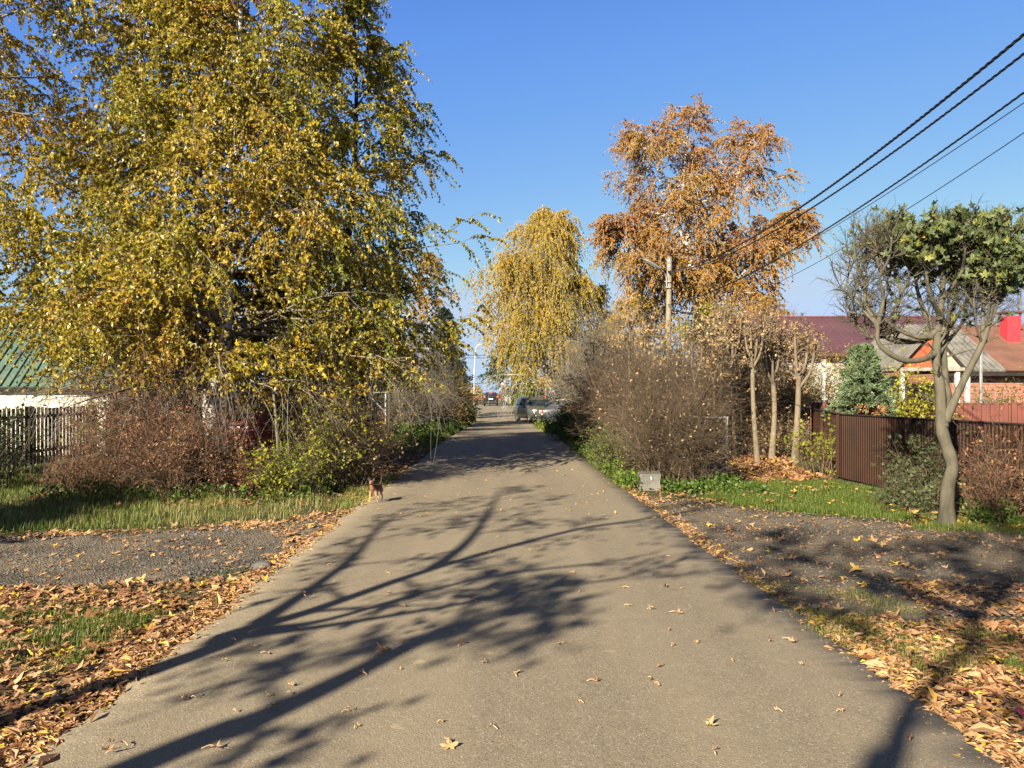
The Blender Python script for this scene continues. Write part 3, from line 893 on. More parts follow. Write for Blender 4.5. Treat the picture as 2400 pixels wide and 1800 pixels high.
# ---------- right: burgundy-roofed white house
def burgundy_house():
    root = thing("house", "white house with a burgundy tiled roof behind the row of clipped trees", "house", (13.2, 30.5, 0), math.radians(-2))
    x0, x1, yf, yr = -4.6, 5.0, -1.3, 2.2
    w = MB(); w.box(((x0 + x1) / 2, 2.0, 1.6), (x1 - x0 - .5, 6.0, 3.2)); w.build("wall", M_GREYWALL, root)
    roof_sheet("roof", M_TILE, root, (x0, yf - .1, 3.12), (x1, yf - .1, 3.12), (x1, yr, 4.78), (x0, yr, 4.78), 0.06)
    roof_sheet("roof", M_TILE, root, (x1, yr + 3.6, 3.12), (x0, yr + 3.6, 3.12), (x0, yr + .004, 4.78), (x1, yr + .004, 4.78), 0.06)
    m = MB(); m.tube([(x0, yr, 4.80), (x1, yr, 4.80)], 0.06, 6); m.build("ridge_cap", M_TILE, root)
    m = MB(); m.box(((x0 + x1) / 2, yf - .08, 3.04), (x1 - x0, 0.04, 0.14)); m.build("fascia", M_BROWNROOF, root)
    for x in (-2.3, 1.0, 3.2):
        f = MB(); f.box((x, -1.02, 1.7), (1.2, 0.08, 1.3)); f = f.build("window", M_WHITEPAINT, root)
        g = MB(); 
        for s in (-1, 1): g.box((x + s * .28, -1.07, 1.7), (0.48, 0.02, 1.14))
        g.build("pane", M_GLASSDARK, f)
burgundy_house()

# ---------- right: brick house with porch gable and red chimney
def brick_house():
    root = thing("house", "red brick house with patched grey and rusty roof and red chimney", "house", (14.5, 22, 0))
    x0, x1 = -2.4, 6.5
    w = MB(); w.box(((x0 + x1) / 2, 1.95, 1.12), (x1 - x0 - .3, 3.9, 2.24)); w.build("wall", M_BRICK, root)
    g = MB(); g.poly(np.array([(x, y, z) for x in (x0 + .16, x0 + .36) for y, z in ((0.02, 2.245), (3.88, 2.245), (2.2, 3.55))]), [(0, 2, 1), (3, 4, 5), (0, 1, 4, 3), (1, 2, 5, 4), (2, 0, 3, 5)]); g.build("gable_wall", M_BRICK, root)
    s = [(x0, -0.6, M_SLATE, 0.0), (-0.6, 1.7, M_RUST, 0.012), (1.7, x1, M_SLATE, 0.0)]
    for a, b, mt, dz in s:
        roof_sheet("roof", mt, root, (a, -0.35, 2.22 + dz), (b, -0.35, 2.22 + dz), (b, 2.2, 3.72 + dz), (a, 2.2, 3.72 + dz), 0.04, 0.075 if mt is M_SLATE else 0, 0.035, 0.17)
    roof_sheet("roof", M_SLATE, root, (x1, 4.2, 2.22), (x0, 4.2, 2.22), (x0, 2.21, 3.72), (x1, 2.21, 3.72), 0.04, 0.075, 0.035, 0.17)
    c = MB(); c.box((0.62, 1.35, 3.2), (0.40, 0.40, 1.42), 0, 0, 0.01); ch = c.build("chimney", M_CHIM, root)
    c = MB(); c.box((0.62, 1.35, 4.02), (0.50, 0.50, 0.05)); 
    for a in (-.18, .18):
        for b in (-.18, .18): c.box((0.62 + a, 1.35 + b, 3.95), (0.04, 0.04, 0.09))
    c.build("chimney_cap", M_BROWNROOF, ch)
    f = MB(); f.box(((x0 + x1) / 2, -0.3, 2.12), (x1 - x0, 0.05, 0.10)); f.build("fascia", M_DARKWOOD, root)
    f = MB(); f.box((3.6, -0.03, 1.25), (1.3, 0.08, 1.3)); wf = f.build("window", M_WHITEPAINT, root)
    g = MB()
    for q in (-1, 1): g.box((3.6 + q * .3, -0.08, 1.25), (0.52, 0.02, 1.14))
    g.build("pane", M_GLASSDARK, wf)
    # porch
    px0, px1, yp, ap = -4.75, -2.75, -2.2, 3.25
    mid = (px0 + px1) / 2
    g = MB()
    g.poly(np.array([(px0 + .2, yp, 2.25), (mid + .15, yp, 2.25), (mid + .15, yp, 3.0), (mid, yp, ap - .12), (px0 + .2, yp + .05, 2.25), (mid + .15, yp + .05, 2.25), (mid + .15, yp + .05, 3.0), (mid, yp + .05, ap - .12)]), [(0, 1, 2, 3), (7, 6, 5, 4), (0, 4, 5, 1), (1, 5, 6, 2), (2, 6, 7, 3), (3, 7, 4, 0)])
    g.build("gable_boards", M_ORANGEWOOD, root)
    g = MB(); g.poly(np.array([(mid + .155, yp, 2.25), (px1 - .2, yp, 2.25), (mid + .155, yp, 3.0), (mid + .155, yp + .05, 2.25), (px1 - .2, yp + .05, 2.25), (mid + .155, yp + .05, 3.0)]), [(0, 1, 2), (5, 4, 3), (0, 3, 4, 1), (1, 4, 5, 2), (2, 5, 3, 0)])
    g.build("gable_boards", M_PALEWOOD, root)
    for sx, xe in ((-1, px0), (1, px1)):
        e0 = (xe, yp - .15, 2.15); e1 = (xe, 0.6, 2.15); r0 = (mid, yp - .15, ap); r1 = (mid, 0.6, ap)
        if sx == 1: roof_sheet("porch_roof", M_SLATE, root, e0, e1, r1, r0, 0.05, 0.06, .03, .18)
        else: roof_sheet("porch_roof", M_SLATE, root, e1, e0, r0, r1, 0.05, 0.06, .03, .18)
    b = MB(); b.box((mid, yp - .03, 2.2), (px1 - px0 - .1, 0.10, 0.09)); b.build("porch_beam", M_GREYWOOD, root)
    for x in (px1 - .28, px1 - 0.02, px0 + .3):
        b = MB(); b.box((x, yp + .02, 1.07), (0.10, 0.10, 2.14), 0, 0, 0.006); b.build("porch_post", M_WHITEPAINT, root)
    b = MB(); b.box((mid - .5, yp + 1.4, 1.05), (1.3, 0.06, 2.0)); b.build("porch_wall", M_WHITEPAINT, root)
brick_house()

def simple_post(name, label, cat, p, h, w, mat, cap=None):
    root = thing(name, label, cat, p)
    m = MB(); m.box((0, 0, h / 2), (w, w, h), 0, 0, 0.006); m.build("shaft", mat, root)
    m = MB(); m.box((0, 0, h + 0.012), (w * 1.25, w * 1.25, 0.024)); m.build("cap", cap or mat, root)
    return root
p = at(1930, 0, 21.5); simple_post("post", "white wooden post in front of the burgundy-roofed house beside the small pine", "post", (p[0], 21.5, 0), at(0, 845, 21.5)[2], 0.085, M_WHITEPAINT)
p = at(1844, 0, 24); simple_post("post", "white post partly hidden behind the clipped tree trunks", "post", (p[0], 24, 0), at(0, 850, 24)[2], 0.06, M_WHITEPAINT)
p = at(2299, 0, 19.4); simple_post("post", "thin grey metal post in front of the brick house wall", "post", (p[0], 19.4, 0), at(0, 822, 19.4)[2], 0.055, M_GALV)

# ---------- concrete kerb block
def concrete_block():
    p = gr(1522, 1143)
    root = thing("concrete_block", "small pale concrete block standing at the edge of the bare bushes", "block", (p[0], p[1], -0.035), math.radians(-6))
    prof = [(-0.19, 0.0), (-0.20, 0.05), (-0.165, 0.13), (-0.165, 0.19), (-0.19, 0.255), (-0.17, 0.295), (0.17, 0.30), (0.185, 0.26), (0.168, 0.19), (0.168, 0.12), (0.185, 0.05), (0.175, 0.0)]
    n = len(prof); mb = MB()
    ys_ = [-0.11, -0.13, 0.0, 0.13, 0.11]; sc_ = [0.93, 1, 1.02, 1, .93]
    V = np.array([(x * s_, y, 0.15 + (z - .15) * s_) for y, s_ in zip(ys_, sc_) for x, z in prof])
    loops = [tuple(range(n - 1, -1, -1)), tuple(range(4 * n, 5 * n))]
    for r_ in range(4):
        for i in range(n):
            jn = (i + 1) % n; loops.append((r_ * n + i, r_ * n + jn, r_ * n + n + jn, r_ * n + n + i))
    mb.poly(V, loops); mb.build("block", M_CONCRETE, root)
    m = MB(); m.slab((0.01, -0.1305, .20), (0.03, -0.1305, .17), (0.035, -.1305, .20), (0.015, -.1305, .26), 0.004); m.build("paint_mark", M_CYAN, root)
concrete_block()

def metal_frame():
    Y = 14.1
    a = at(1598, 0, Y)[0]; b = at(1703, 0, Y)[0]; h = at(0, 976, Y)[2]
    root = thing("metal_frame", "white metal gate frame with grey panel standing inside the bare bushes", "gate", (a, Y, -0.03))
    w = b - a
    for x in (0.03, w): 
        m = MB(); m.box((x, 0, h / 2), (0.035, 0.035, h)); m.build("post", M_WHITEPAINT, root)
    m = MB(); m.box((w / 2, 0, h + .015), (w + .05, 0.03, 0.03)); m.build("top_bar", M_WHITEPAINT, root)
    m = MB(); m.box((w / 2 + .2, 0.03, 0.45), (w * .55, 0.02, 0.7)); m.build("panel", M_GREYPANEL, root)
metal_frame()

# ---------- wooden utility poles with lamp, and the wires
POLE = at(1566, 0, 30)
def utility_pole(loc, label, lamp=True):
    root = thing("utility_pole", label, "pole", loc, 0, None)
    H = EYE + (HOR - 602) / F * 30 - loc[2]
    m = MB(); m.tube([(-0.06, 0, 0), (0, 0, H * .5), (0.05, 0, H)], [0.125, 0.11, 0.095], 12); m.build("shaft", M_WOODPOLE, root, True)
    for z in (H - .16, H - .36):
        m = MB(); m.tube([(0.05, 0, z - .03), (0.05, 0, z + .03)], 0.104, 12); m.build("band", M_GALV, root)
    for z in (H - .98, H - 1.2):
        m = MB(); m.box((-0.05, -0.12, z), (0.22, 0.06, 0.05)); m.build("bracket", M_GALV, root)
    m = MB(); m.box((0.12, -0.12, H - .62), (0.14, 0.05, 0.05)); m.build("anchor", M_BLACK, root)
    if lamp:
        a = MB(); a.tube([(-0.08, -0.13, H - 1.22), (-0.1, -0.13, H - .8), (-0.2, -0.16, H - .62), (-0.34, -0.2, H - .52)], 0.024, 8); a.build("lamp_arm", M_GALV, root)
        hd = MB()
        c0 = np.array((-0.32, -0.2, H - .53)); c1 = np.array((-0.98, -0.42, H - .18)); d = (c1 - c0)
        secs = [(0.0, 0.03, 0.03), (0.05, 0.07, 0.05), (0.3, 0.115, 0.06), (0.75, 0.12, 0.05), (0.97, 0.09, 0.03), (1.0, 0.05, 0.015)]
        up_ = np.cross(np.cross(d, (0, 0, 1)), d); up_ /= np.linalg.norm(up_); sd = np.cross(d, up_); sd /= np.linalg.norm(sd)
        V = []
        for f, w_, h_ in secs:
            for a_ in np.arange(10) * 2 * np.pi / 10: V.append(c0 + d * f + sd * math.cos(a_) * w_ + up_ * math.sin(a_) * h_)
        loops = [tuple(range(9, -1, -1)), tuple(range(50, 60))] + [(r_ * 10 + i, r_ * 10 + (i + 1) % 10, r_ * 10 + 10 + (i + 1) % 10, r_ * 10 + 10 + i) for r_ in range(5) for i in range(10)]
        hd.poly(np.array(V), loops); h_o = hd.build("lamp_head", M_GALV, root, True)
        g = MB()
        q = [c0 + d * .35 - sd * .08 - up_ * .07, c0 + d * .35 + sd * .08 - up_ * .07, c0 + d * .9 + sd * .07 - up_ * .058, c0 + d * .9 - sd * .07 - up_ * .058]
        g.slab(*q, 0.015); g.build("lens", plain("lamp_lens", (0.25, 0.24, 0.2), 0.2), h_o)
    return root, H
z0 = gz(30) - .05
up1, HP = utility_pole((POLE[0], 30, z0), "weathered wooden utility pole with street lamp above the bare bushes")
utility_pole((6.3, -3.5, -0.04), "weathered wooden utility pole behind the viewer carrying the wires", False)

M_WIRE = plain("black_cable", (0.012, 0.012, 0.013), 0.5)
def wire(label, pts, rad, twist=0.0, k=5):
    """overhead cable as sagging curve; twist adds bundled strands"""
    P = spline(pts, 90); mb = MB()
    if twist:
        s = np.linspace(0, 1, 90 * 5); P = np.stack([np.interp(s, np.linspace(0, 1, 90), P[:, i]) for i in range(3)], 1)
        for q in range(3):
            a = s * twist + q * 2 * np.pi / 3
            mb.tube(P + np.stack([np.cos(a), 0 * a, np.sin(a)], 1) * rad * 0.85, rad * .72, k)
    else: mb.tube(P, rad, k)
    o = mb.build("power_line", M_WIRE, None, True)
    return tag(o, label, "cable", "overhead cables from the utility pole")
def wfit(samples, xe, start=(6.07, 29.9), ye=-3.4):
    """a cable in a straight vertical plane from the pole to (xe, ye), hanging in a parabola through the photograph points"""
    x0, y0 = start; k = (xe - x0) / (ye - y0)
    Ys, Zs = [], []
    for px, py in samples:
        m = (px - 1200) / F; Yq = (x0 - k * y0) / (m - k)
        Ys.append(Yq); Zs.append(EYE + (HOR - py) / F * Yq)
    c = np.polyfit(Ys, Zs, 2)
    yy = np.linspace(y0, ye, 60)
    return np.stack([x0 + k * (yy - y0), yy, np.polyval(c, yy)], 1)
wire("uppermost thick twisted black cable sloping to the top right corner", wfit([(1577, 634), (1831, 515), (2000, 399), (2212, 233), (2400, 81)], 6.3), 0.016, 520)
wire("second thick twisted black cable just below the uppermost one", wfit([(1577, 637), (1838, 525), (2020, 412), (2212, 272), (2400, 122)], 6.3), 0.013, 520)
wire("middle thick black cable that meets the pole at its lower bracket", wfit([(1577, 712), (1765, 638), (1897, 558), (2000, 498), (2212, 356), (2400, 213)], 6.3), 0.0105, 480)
wire("thin black cable running close under the middle cable", wfit([(1577, 716), (1765, 641), (1900, 560), (2010, 500), (2212, 371), (2400, 238)], 6.3), 0.0065)
wire("lowest thin black cable passing over the leafy pollarded tree", wfit([(1640, 728), (1760, 690), (1920, 611), (2000, 570), (2212, 438), (2400, 308)], 7.4, (8.3, 34)), 0.008)
wire("black cable slanting down left from the lamp into the bushes", [at(1556, 637, 29.8), at(1530, 676, 29), at(1500, 728, 27.9), at(1465, 800, 26.4)], 0.017, 60)
wire("second slanting black cable lower down the pole shaft", [at(1558, 667, 29.8), at(1537, 704, 29.3), at(1520, 760, 28.8), at(1512, 830, 28)], 0.012)
wire("pale thin service wire strung level between trunks and fence", [at(1720, 946, 17.4), at(1850, 942, 17.9), at(1890, 965, 17.6), at(1935, 978, 17)], 0.005)

# ---------- far end: barrier, lamp post, fences, sign
def far_end():
    Y = 99.5; g = gz(Y)
    a = at(1096, 0, Y)[0]; b = at(1183, 0, Y)[0]
    root = thing("barrier_rail", "low dark red guard rail crossing the far end of the road", "barrier", (a, Y, g))
    m = MB(); m.box(((b - a) / 2, 0, 0.92), (b - a, 0.08, 0.24)); m.build("rail", surf("dark_red_paint", (0.10, 0.022, 0.016), None, 3), root)
    for x in np.linspace(0.1, b - a - .1, 6):
        m = MB(); m.box((x, 0.08, 0.5), (0.12, 0.07, 1.0)); m.build("post", M_DARKWOOD, root)
    Y = 112.0
    p = at(1111, 0, Y); H = at(0, 806, Y)[2]
    root = thing("street_lamp", "tall slender white lamp post beyond the far guard rail", "street lamp", (p[0], Y, gz(Y)))
    m = MB(); m.tube([(0, 0, 0), (0, 0, H * .5), (0.22, 0, H - .6)], [0.085, 0.065, 0.045], 10); m.build("shaft", M_WHITEPAINT, root)
    m = MB(); m.tube([(0.22, 0, H - .6), (.5, 0, H - .1), (1.1, 0, H)], 0.05, 6); m.build("arm", M_WHITEPAINT, root)
    m = MB(); m.box((1.5, 0, H + .02), (0.9, 0.3, 0.14), 0, 0, .04); m.build("lamp_head", M_GALV, root)
    Y = 92.0
    p = at(1095, 0, Y); H = at(0, 884, Y)[2] - gz(Y)
    root = thing("street_lamp", "short dark post with a bracket lamp beside the blue-grey fence", "street lamp", (p[0], Y, gz(Y)))
    m = MB(); m.tube([(0, 0, 0), (0, 0, H)], 0.085, 8); m.build("shaft", M_BLACK, root)
    m = MB(); m.box((0.3, 0, H - .06), (0.75, 0.1, 0.07)); m.build("lamp_head", M_BLACK, root)
    m = MB(); m.box((-.12, 0, H - .85), (0.3, .1, .25)); m.build("switch_box", M_BLACK, root)
    # left blue-grey fence
    Y = 90.0; a = at(1070, 0, Y)[0]; b = at(1094, 0, Y)[0]
    root = thing("panel_fence", "blue-grey metal panel fence left of the far road end", "fence", (a - 6, Y, gz(Y)))
    for k in range(4):
        w = (b - a + 6) / 4
        m = MB(); m.box((w * (k + .5), 0, 0.62), (w - .05, 0.05, 1.2)); m.build("panel", M_BLUEPANEL, root)
        m = MB(); m.box((w * (k + 1), 0, 0.64), (0.07, 0.08, 1.28)); m.build("post", M_GALV, root)
    # right fences
    Y = 98.0; a = at(1183, 0, Y)[0]; b = at(1196, 0, Y)[0]; c = at(1228, 0, Y)[0]
    root = thing("panel_fence", "grey sheet gate panel right of the black car at the far end", "fence", (a, Y, gz(Y)))
    m = MB(); m.box(((b - a) / 2, 0, 0.55), (b - a, 0.05, 1.1)); m.build("panel", M_GREYPANEL, root)
    for x in (0, b - a): m = MB(); m.box((x, 0, .62), (0.09, 0.09, 1.24)); m.build("post", M_GALV, root)
    root = thing("panel_fence", "dark olive board fence under the shadowed tree at the far end", "fence", (b + .1, Y + .6, gz(Y)))
    m = MB(); m.box(((c - b) / 2 + 1, 0, 0.68), (c - b + 2, 0.06, 1.36)); m.build("panel", M_OLIVE, root)
    for x in (0.05, c - b): m = MB(); m.box((x, -.07, .72), (0.09, 0.06, 1.44)); m.build("post", M_GREYPANEL, root)
    # warning post and sign
    Y = 97.2; p = at(1182, 0, Y); H = at(0, 895, Y)[2] - gz(Y)
    root = thing("road_sign", "red and white triangular sign on a dark post under the dark tree", "sign", (p[0], Y, gz(Y)))
    m = MB(); m.tube([(0, 0, 0), (0, 0, H)], 0.05, 8); m.build("post", M_BLACK, root)
    z = H - .05
    def tri(r_, y):
        return np.array([(math.sin(a_) * r_ - .25, y, z - .25 + math.cos(a_) * r_) for a_ in (0, 2.094, 4.189)])
    m = MB(); m.poly(np.vstack([tri(.5, -.08), tri(.5, -.06)]), [(0, 2, 1), (3, 4, 5), (0, 1, 4, 3), (1, 2, 5, 4), (2, 0, 3, 5)]); m.build("border", M_REDWHITE, root)
    m = MB(); m.poly(np.vstack([tri(.33, -.088), tri(.33, -.082)]), [(0, 2, 1), (3, 4, 5), (0, 1, 4, 3), (1, 2, 5, 4), (2, 0, 3, 5)]); m.build("face", M_WHITEPAINT, root)
    Y = 96.5
    p = at(1178, 0, Y)
    root = thing("barrier_post", "short red and white striped post at the end of the guard rail", "post", (p[0], Y, gz(Y)))
    for k in range(5):
        m = MB(); m.tube([(0, 0, k * .22), (0, 0, k * .22 + .22)], 0.10, 10); m.build("band", M_REDWHITE if k % 2 == 0 else M_WHITEPAINT, root)
    # distant line
    Y = 130.0
    o = MB(); o.tube(spline([at(1000, 895, Y), at(1110, 899, Y), at(1190, 893, Y), at(1300, 885, Y)], 30), 0.035, 4)
    tag(o.build("power_line", M_WIRE), "distant thin wire across the pale sky above the black car", "cable")
    for k, (ya, yb) in enumerate(((829, 833), (835, 839))):
        o = MB(); o.tube(spline([at(1020, ya, 95), at(1085, ya + 3, 95), at(1130, yb, 95), at(1250, yb - 4, 95)], 30), 0.03, 4)
        tag(o.build("power_line", M_WIRE), ["upper of two level wires beside the dark spruce", "lower of two level wires beside the dark spruce"][k], "cable")
far_end()
# ------------------------------------------------------------------ vehicles
M_TYRE = plain("tyre_rubber", (0.022, 0.022, 0.022), 0.8)
M_RIM = plain("alloy_rim", (0.42, 0.42, 0.43), 0.3, 0.9)
M_CARGLASS = plain("car_glass", (0.015, 0.02, 0.022), 0.05, spec=0.9)
M_TRIM = plain("black_trim", (0.018, 0.018, 0.019), 0.55)
M_CHROME = plain("chrome", (0.75, 0.75, 0.74), 0.12, 1.0)
M_HEAD = plain("headlight_glass", (0.72, 0.74, 0.74), 0.1, spec=0.9)
M_TAIL = plain("tail_light", (0.42, 0.012, 0.02), 0.15, spec=0.8)
M_TAILON = plain("tail_light_lit", (0.5, 0.02, 0.02), 0.2, emit=(1, 0.06, 0.03), es=2.2)
M_PLATE = plain("number_plate", (0.75, 0.75, 0.72), 0.5)

def paint(name, c, rough=0.3):
    m, t, b = nt(name)
    t.links.new(ramp(t, noise(t, coords(t), 5, 4), [(0.3, tuple(x * .85 for x in c)), (0.7, c)]), b.inputs["Base Color"])
    b.inputs["Roughness"].default_value = rough; b.inputs["Metallic"].default_value = 0.0; b.inputs["Coat Weight"].default_value = 0.35; b.inputs["Coat Roughness"].default_value = 0.08
    return m

def car(label, loc, heading, body, st, W, wheels=(-1.32, 1.36), wr=0.35, lit=False, kind="car", rails=False):
    """st: stations from rear to front: (x, z bottom, z belt, z roof, half width factor, roof half width factor)"""
    root = thing("parked_car" if not lit else "car", label, "car", loc, heading)
    w = W / 2
    V = []
    for x, zb, ze, zr, kw, kr in st:
        a = w * kw; r_ = w * kr
        half = [(a * .86, zb), (a * .98, zb + .10), (a, (zb + ze) / 2 + .03), (a * .985, ze - .06), (a * .955, ze), (r_, max(zr - .05, ze + .01)), (r_ * .86, zr), (r_ * .45, zr + .018)]
        V.append([(x, y, z) for y, z in half] + [(x, -y, z) for y, z in half[::-1]])
    V = np.array(V); n = V.shape[1]; N = len(st)
    loops = [tuple(range(n)), tuple(range((N - 1) * n, N * n))[::-1]]
    for i in range(N - 1):
        for k in range(n):
            k2 = (k + 1) % n
            loops.append((i * n + k, (i + 1) * n + k, (i + 1) * n + k2, i * n + k2))
    b = MB(); b.poly(V.reshape(-1, 3), loops); bo = b.build("body", body, root, True)
    md = bo.modifiers.new("edge", 'BEVEL'); md.width = 0.03; md.segments = 2; md.limit_method = 'ANGLE'; md.angle_limit = math.radians(25)
    def off(p, nrm_, e): return np.asarray(p) + np.asarray(nrm_) * e
    def pane(name, pts, e=0.012, mat=M_CARGLASS):
        pts = [np.asarray(p, float) for p in pts]
        c = sum(pts) / 4
        nn = np.cross(pts[1] - pts[0], pts[3] - pts[0]); nn /= np.linalg.norm(nn)
        if np.dot(nn, c - np.array((0, 0, 0.8))) < 0: pts = pts[::-1]; nn = -nn
        m = MB(); m.slab(*[p + nn * e for p in pts], 0.03); return m.build(name, mat, root)
    # glass between named stations
    def lerp(i, j, f, k, g=None):
        return V[i, k] * (1 - f) + V[j, k] * f
    def cell(i, j, f0, f1, k0, k1, g0, g1):
        def pt(f, g):
            a = V[i, k0] * (1 - f) + V[j, k0] * f; c = V[i, k1] * (1 - f) + V[j, k1] * f
            return a * (1 - g) + c * g
        return [pt(f0, g0), pt(f1, g0), pt(f1, g1), pt(f0, g1)]
    return root, V, pane, cell

def wheel_set(root, W, wheels, wr):
    for x in wheels:
        for s in (-1, 1):
            y = s * (W / 2 - .11)
            prof = [(wr * .62, -.10), (wr * .95, -.105), (wr, -.06), (wr, .06), (wr * .95, .105), (wr * .62, .10)]
            K = 22; an = np.arange(K) * 2 * np.pi / K
            V = np.array([(x + math.cos(a) * r_, y + yy, wr + math.sin(a) * r_) for r_, yy in prof for a in an])
            i = np.arange(K); P6 = len(prof)
            f = np.concatenate([np.stack([q * K + i, q * K + (i + 1) % K, ((q + 1) % P6) * K + (i + 1) % K, ((q + 1) % P6) * K + i], 1) for q in range(P6)])
            wo = MB().add(V, f).build("wheel", M_TYRE, root, True)
            rm = MB()
            for k in range(5):
                a = k * 2 * math.pi / 5
                rm.box((x + math.cos(a) * wr * .3, y + s * .07, wr + math.sin(a) * wr * .3), (wr * .62, .03, wr * .16), 0, 0, 0, None)
                v = rm.V[-1]; c, si = math.cos(a), math.sin(a)
                d = v - np.array((x + c * wr * .3, y + s * .07, wr + si * wr * .3))
                rm.V[-1] = np.stack([d[:, 0] * c - d[:, 2] * si, d[:, 1], d[:, 0] * si + d[:, 2] * c], 1) + np.array((x + c * wr * .3, y + s * .07, wr + si * wr * .3))
            rm.tube([(x, y + s * .03, wr), (x, y + s * .055, wr)], wr * .62, 22)
            rm.build("rim", M_RIM, wo)

SUV = [(-2.22, .46, .98, 1.0, .90, .80), (-2.17, .36, 1.03, 1.18, .95, .80), (-2.02, .30, 1.06, 1.52, .98, .74), (-1.72, .28, 1.06, 1.66, 1, .73), (-.7, .26, 1.04, 1.70, 1, .74), (.25, .26, 1.02, 1.67, 1, .73),
       (.55, .26, 1.01, 1.56, 1, .76), (1.18, .27, 1.0, 1.06, .99, .84), (1.75, .28, .95, .99, .98, .80), (2.08, .30, .80, .86, .93, .78), (2.2, .38, .66, .70, .84, .72)]

def suv_glass(V, pane, cell, tail=True):
    # side windows
    for k0, k1 in ((4, 5), (11, 10)):
        pane("side_window", cell(3, 4, .12, .95, k0, k1, .08, .9)); pane("side_window", cell(4, 5, .02, .92, k0, k1, .08, .9))
    pane("windscreen", [V[7, 5] * .94 + V[6, 5] * .06 + (0, .02, .06), V[7, 10] * .94 + V[6, 10] * .06 + (0, -.02, .06), V[6, 10] * .9 + V[7, 10] * .1 + (0, .05, .05), V[6, 5] * .9 + V[7, 5] * .1 + (0, -.05, .05)], 0.03)
    pane("rear_window", [V[1, 4] * .9 + V[2, 4] * .1 + (0, -.1, .04), V[1, 11] * .9 + V[2, 11] * .1 + (0, .1, .04), V[2, 10] * .95 + V[1, 10] * .05 + (0, .06, -.03), V[2, 5] * .95 + V[1, 5] * .05 + (0, -.06, -.03)], 0.11)

def nose(root, W, glow=False, plate=True):
    w = W / 2
    for s in (-1, 1):
        m = MB(); m.box((2.02, s * w * .70, .80), (0.26, w * .36, .14), -s * .5, 0, .03); m.build("headlight", M_HEAD, root)
        m = MB(); m.box((2.14, s * w * .66, .47), (0.10, w * .2, .12), -s * .4, 0, .02); m.build("fog_light", M_HEAD, root)
        m = MB(); m.box((.72, s * (w + .09), 1.05), (0.14, .20, .14), 0, 0, .03); m.build("mirror", M_TRIM, root)
    m = MB(); m.box((2.165, 0, .74), (0.08, w * .86, .22), 0, 0, .02); g = m.build("grille", M_TRIM, root)
    m = MB()
    for z in (.655, .74, .825): m.box((2.205, 0, z), (0.02, w * .86, .035))
    for s in (-1, 1): m.box((2.205, s * w * .44, .74), (0.02, .04, .2))
    m.build("grille_bar", M_CHROME, g)
    m = MB(); m.box((2.215, 0, .55), (0.02, .52, .112)); m.build("number_plate", M_PLATE, root)
    m = MB(); m.box((2.17, 0, .40), (0.10, w * 1.5, .12), 0, 0, .02); m.build("lower_grille", M_TRIM, root)
    m = MB(); m.box((2.19, 0, .33), (0.10, w * 1.25, .05)); m.build("skid_bar", M_CHROME, root)

def tail(root, W, lit=False):
    w = W / 2
    mt = M_TAILON if lit else M_TAIL
    for s in (-1, 1):
        m = MB(); m.box((-2.08 + (.05 if W < 1.8 else 0), s * w * .84, 1.06 - (.22 if W < 1.8 else 0)), (0.2, w * .15, .34 - (.16 if W < 1.8 else 0)), s * .2, 0, .03); m.build("tail_light", mt, root)
        m = MB(); m.box((.72, s * (w + .09), 1.05), (0.14, .20, .14), 0, 0, .03); m.build("mirror", M_TRIM, root)
    m = MB(); m.box((-2.0, 0, 1.63), (0.10, .36, .05)); m.build("brake_light", mt, root)
    m = MB(); m.box((-2.235, 0, .88), (0.02, .52, .112)); m.build("number_plate", M_PLATE, root)
    m = MB(); m.box((-2.2, 0, .45), (0.12, w * 1.7, .22), 0, 0, .03); m.build("bumper", M_TRIM, root)

def place(px, Y): return (at(px, 0, Y)[0], Y, gz(Y))

# grey SUV facing us on the right verge
r_, V, pane, cell = car("grey suv parked facing the viewer on the right side of the road", place(1253, 53.5), math.radians(-90 + 17), paint("grey_car_paint", (0.06, 0.058, 0.05)), SUV, 1.84)
suv_glass(V, pane, cell); nose(r_, 1.84); wheel_set(r_, 1.84, (-1.32, 1.36), .35)
for s in (-1, 1):
    m = MB(); m.tube([(-1.6, s * .62, 1.70), (-.6, s * .64, 1.76), (.2, s * .62, 1.72)], .02, 6); m.build("roof_rail", M_CHROME, r_)
# black SUV driving away
r_, V, pane, cell = car("black suv driving away with red brake lights lit at the road end", place(1151, 96.5), math.radians(91), paint("black_car_paint", (0.012, 0.013, 0.016), .25), SUV, 1.82, lit=True)
suv_glass(V, pane, cell); tail(r_, 1.82, True); wheel_set(r_, 1.82, (-1.32, 1.36), .36)
# dark grey hatchback seen from its rear quarter, nose in the bushes
HATCH = [(-2.1, .42, .92, .95, .92, .84), (-2.05, .32, .98, 1.02, .96, .80), (-1.55, .28, 1.0, 1.36, .98, .72), (-1.15, .27, .99, 1.44, 1, .71), (-.4, .26, .97, 1.48, 1, .71), (.25, .26, .95, 1.44, 1, .71),
         (.5, .26, .94, 1.36, 1, .74), (1.15, .27, .93, .98, .99, .82), (1.7, .28, .88, .91, .97, .78), (2.0, .30, .74, .78, .92, .76), (2.12, .38, .62, .66, .84, .72)]
Yd = 40.0
r_, V, pane, cell = car("dark blue-grey hatchback parked nose into the bare bushes on the right", (at(1272, 0, Yd)[0] + 2.1, Yd, gz(Yd) + .02), math.radians(-3), paint("slate_car_paint", (0.035, 0.039, 0.048)), HATCH, 1.78)
suv_glass(V, pane, cell); tail(r_, 1.78); wheel_set(r_, 1.78, (-1.28, 1.32), .33)
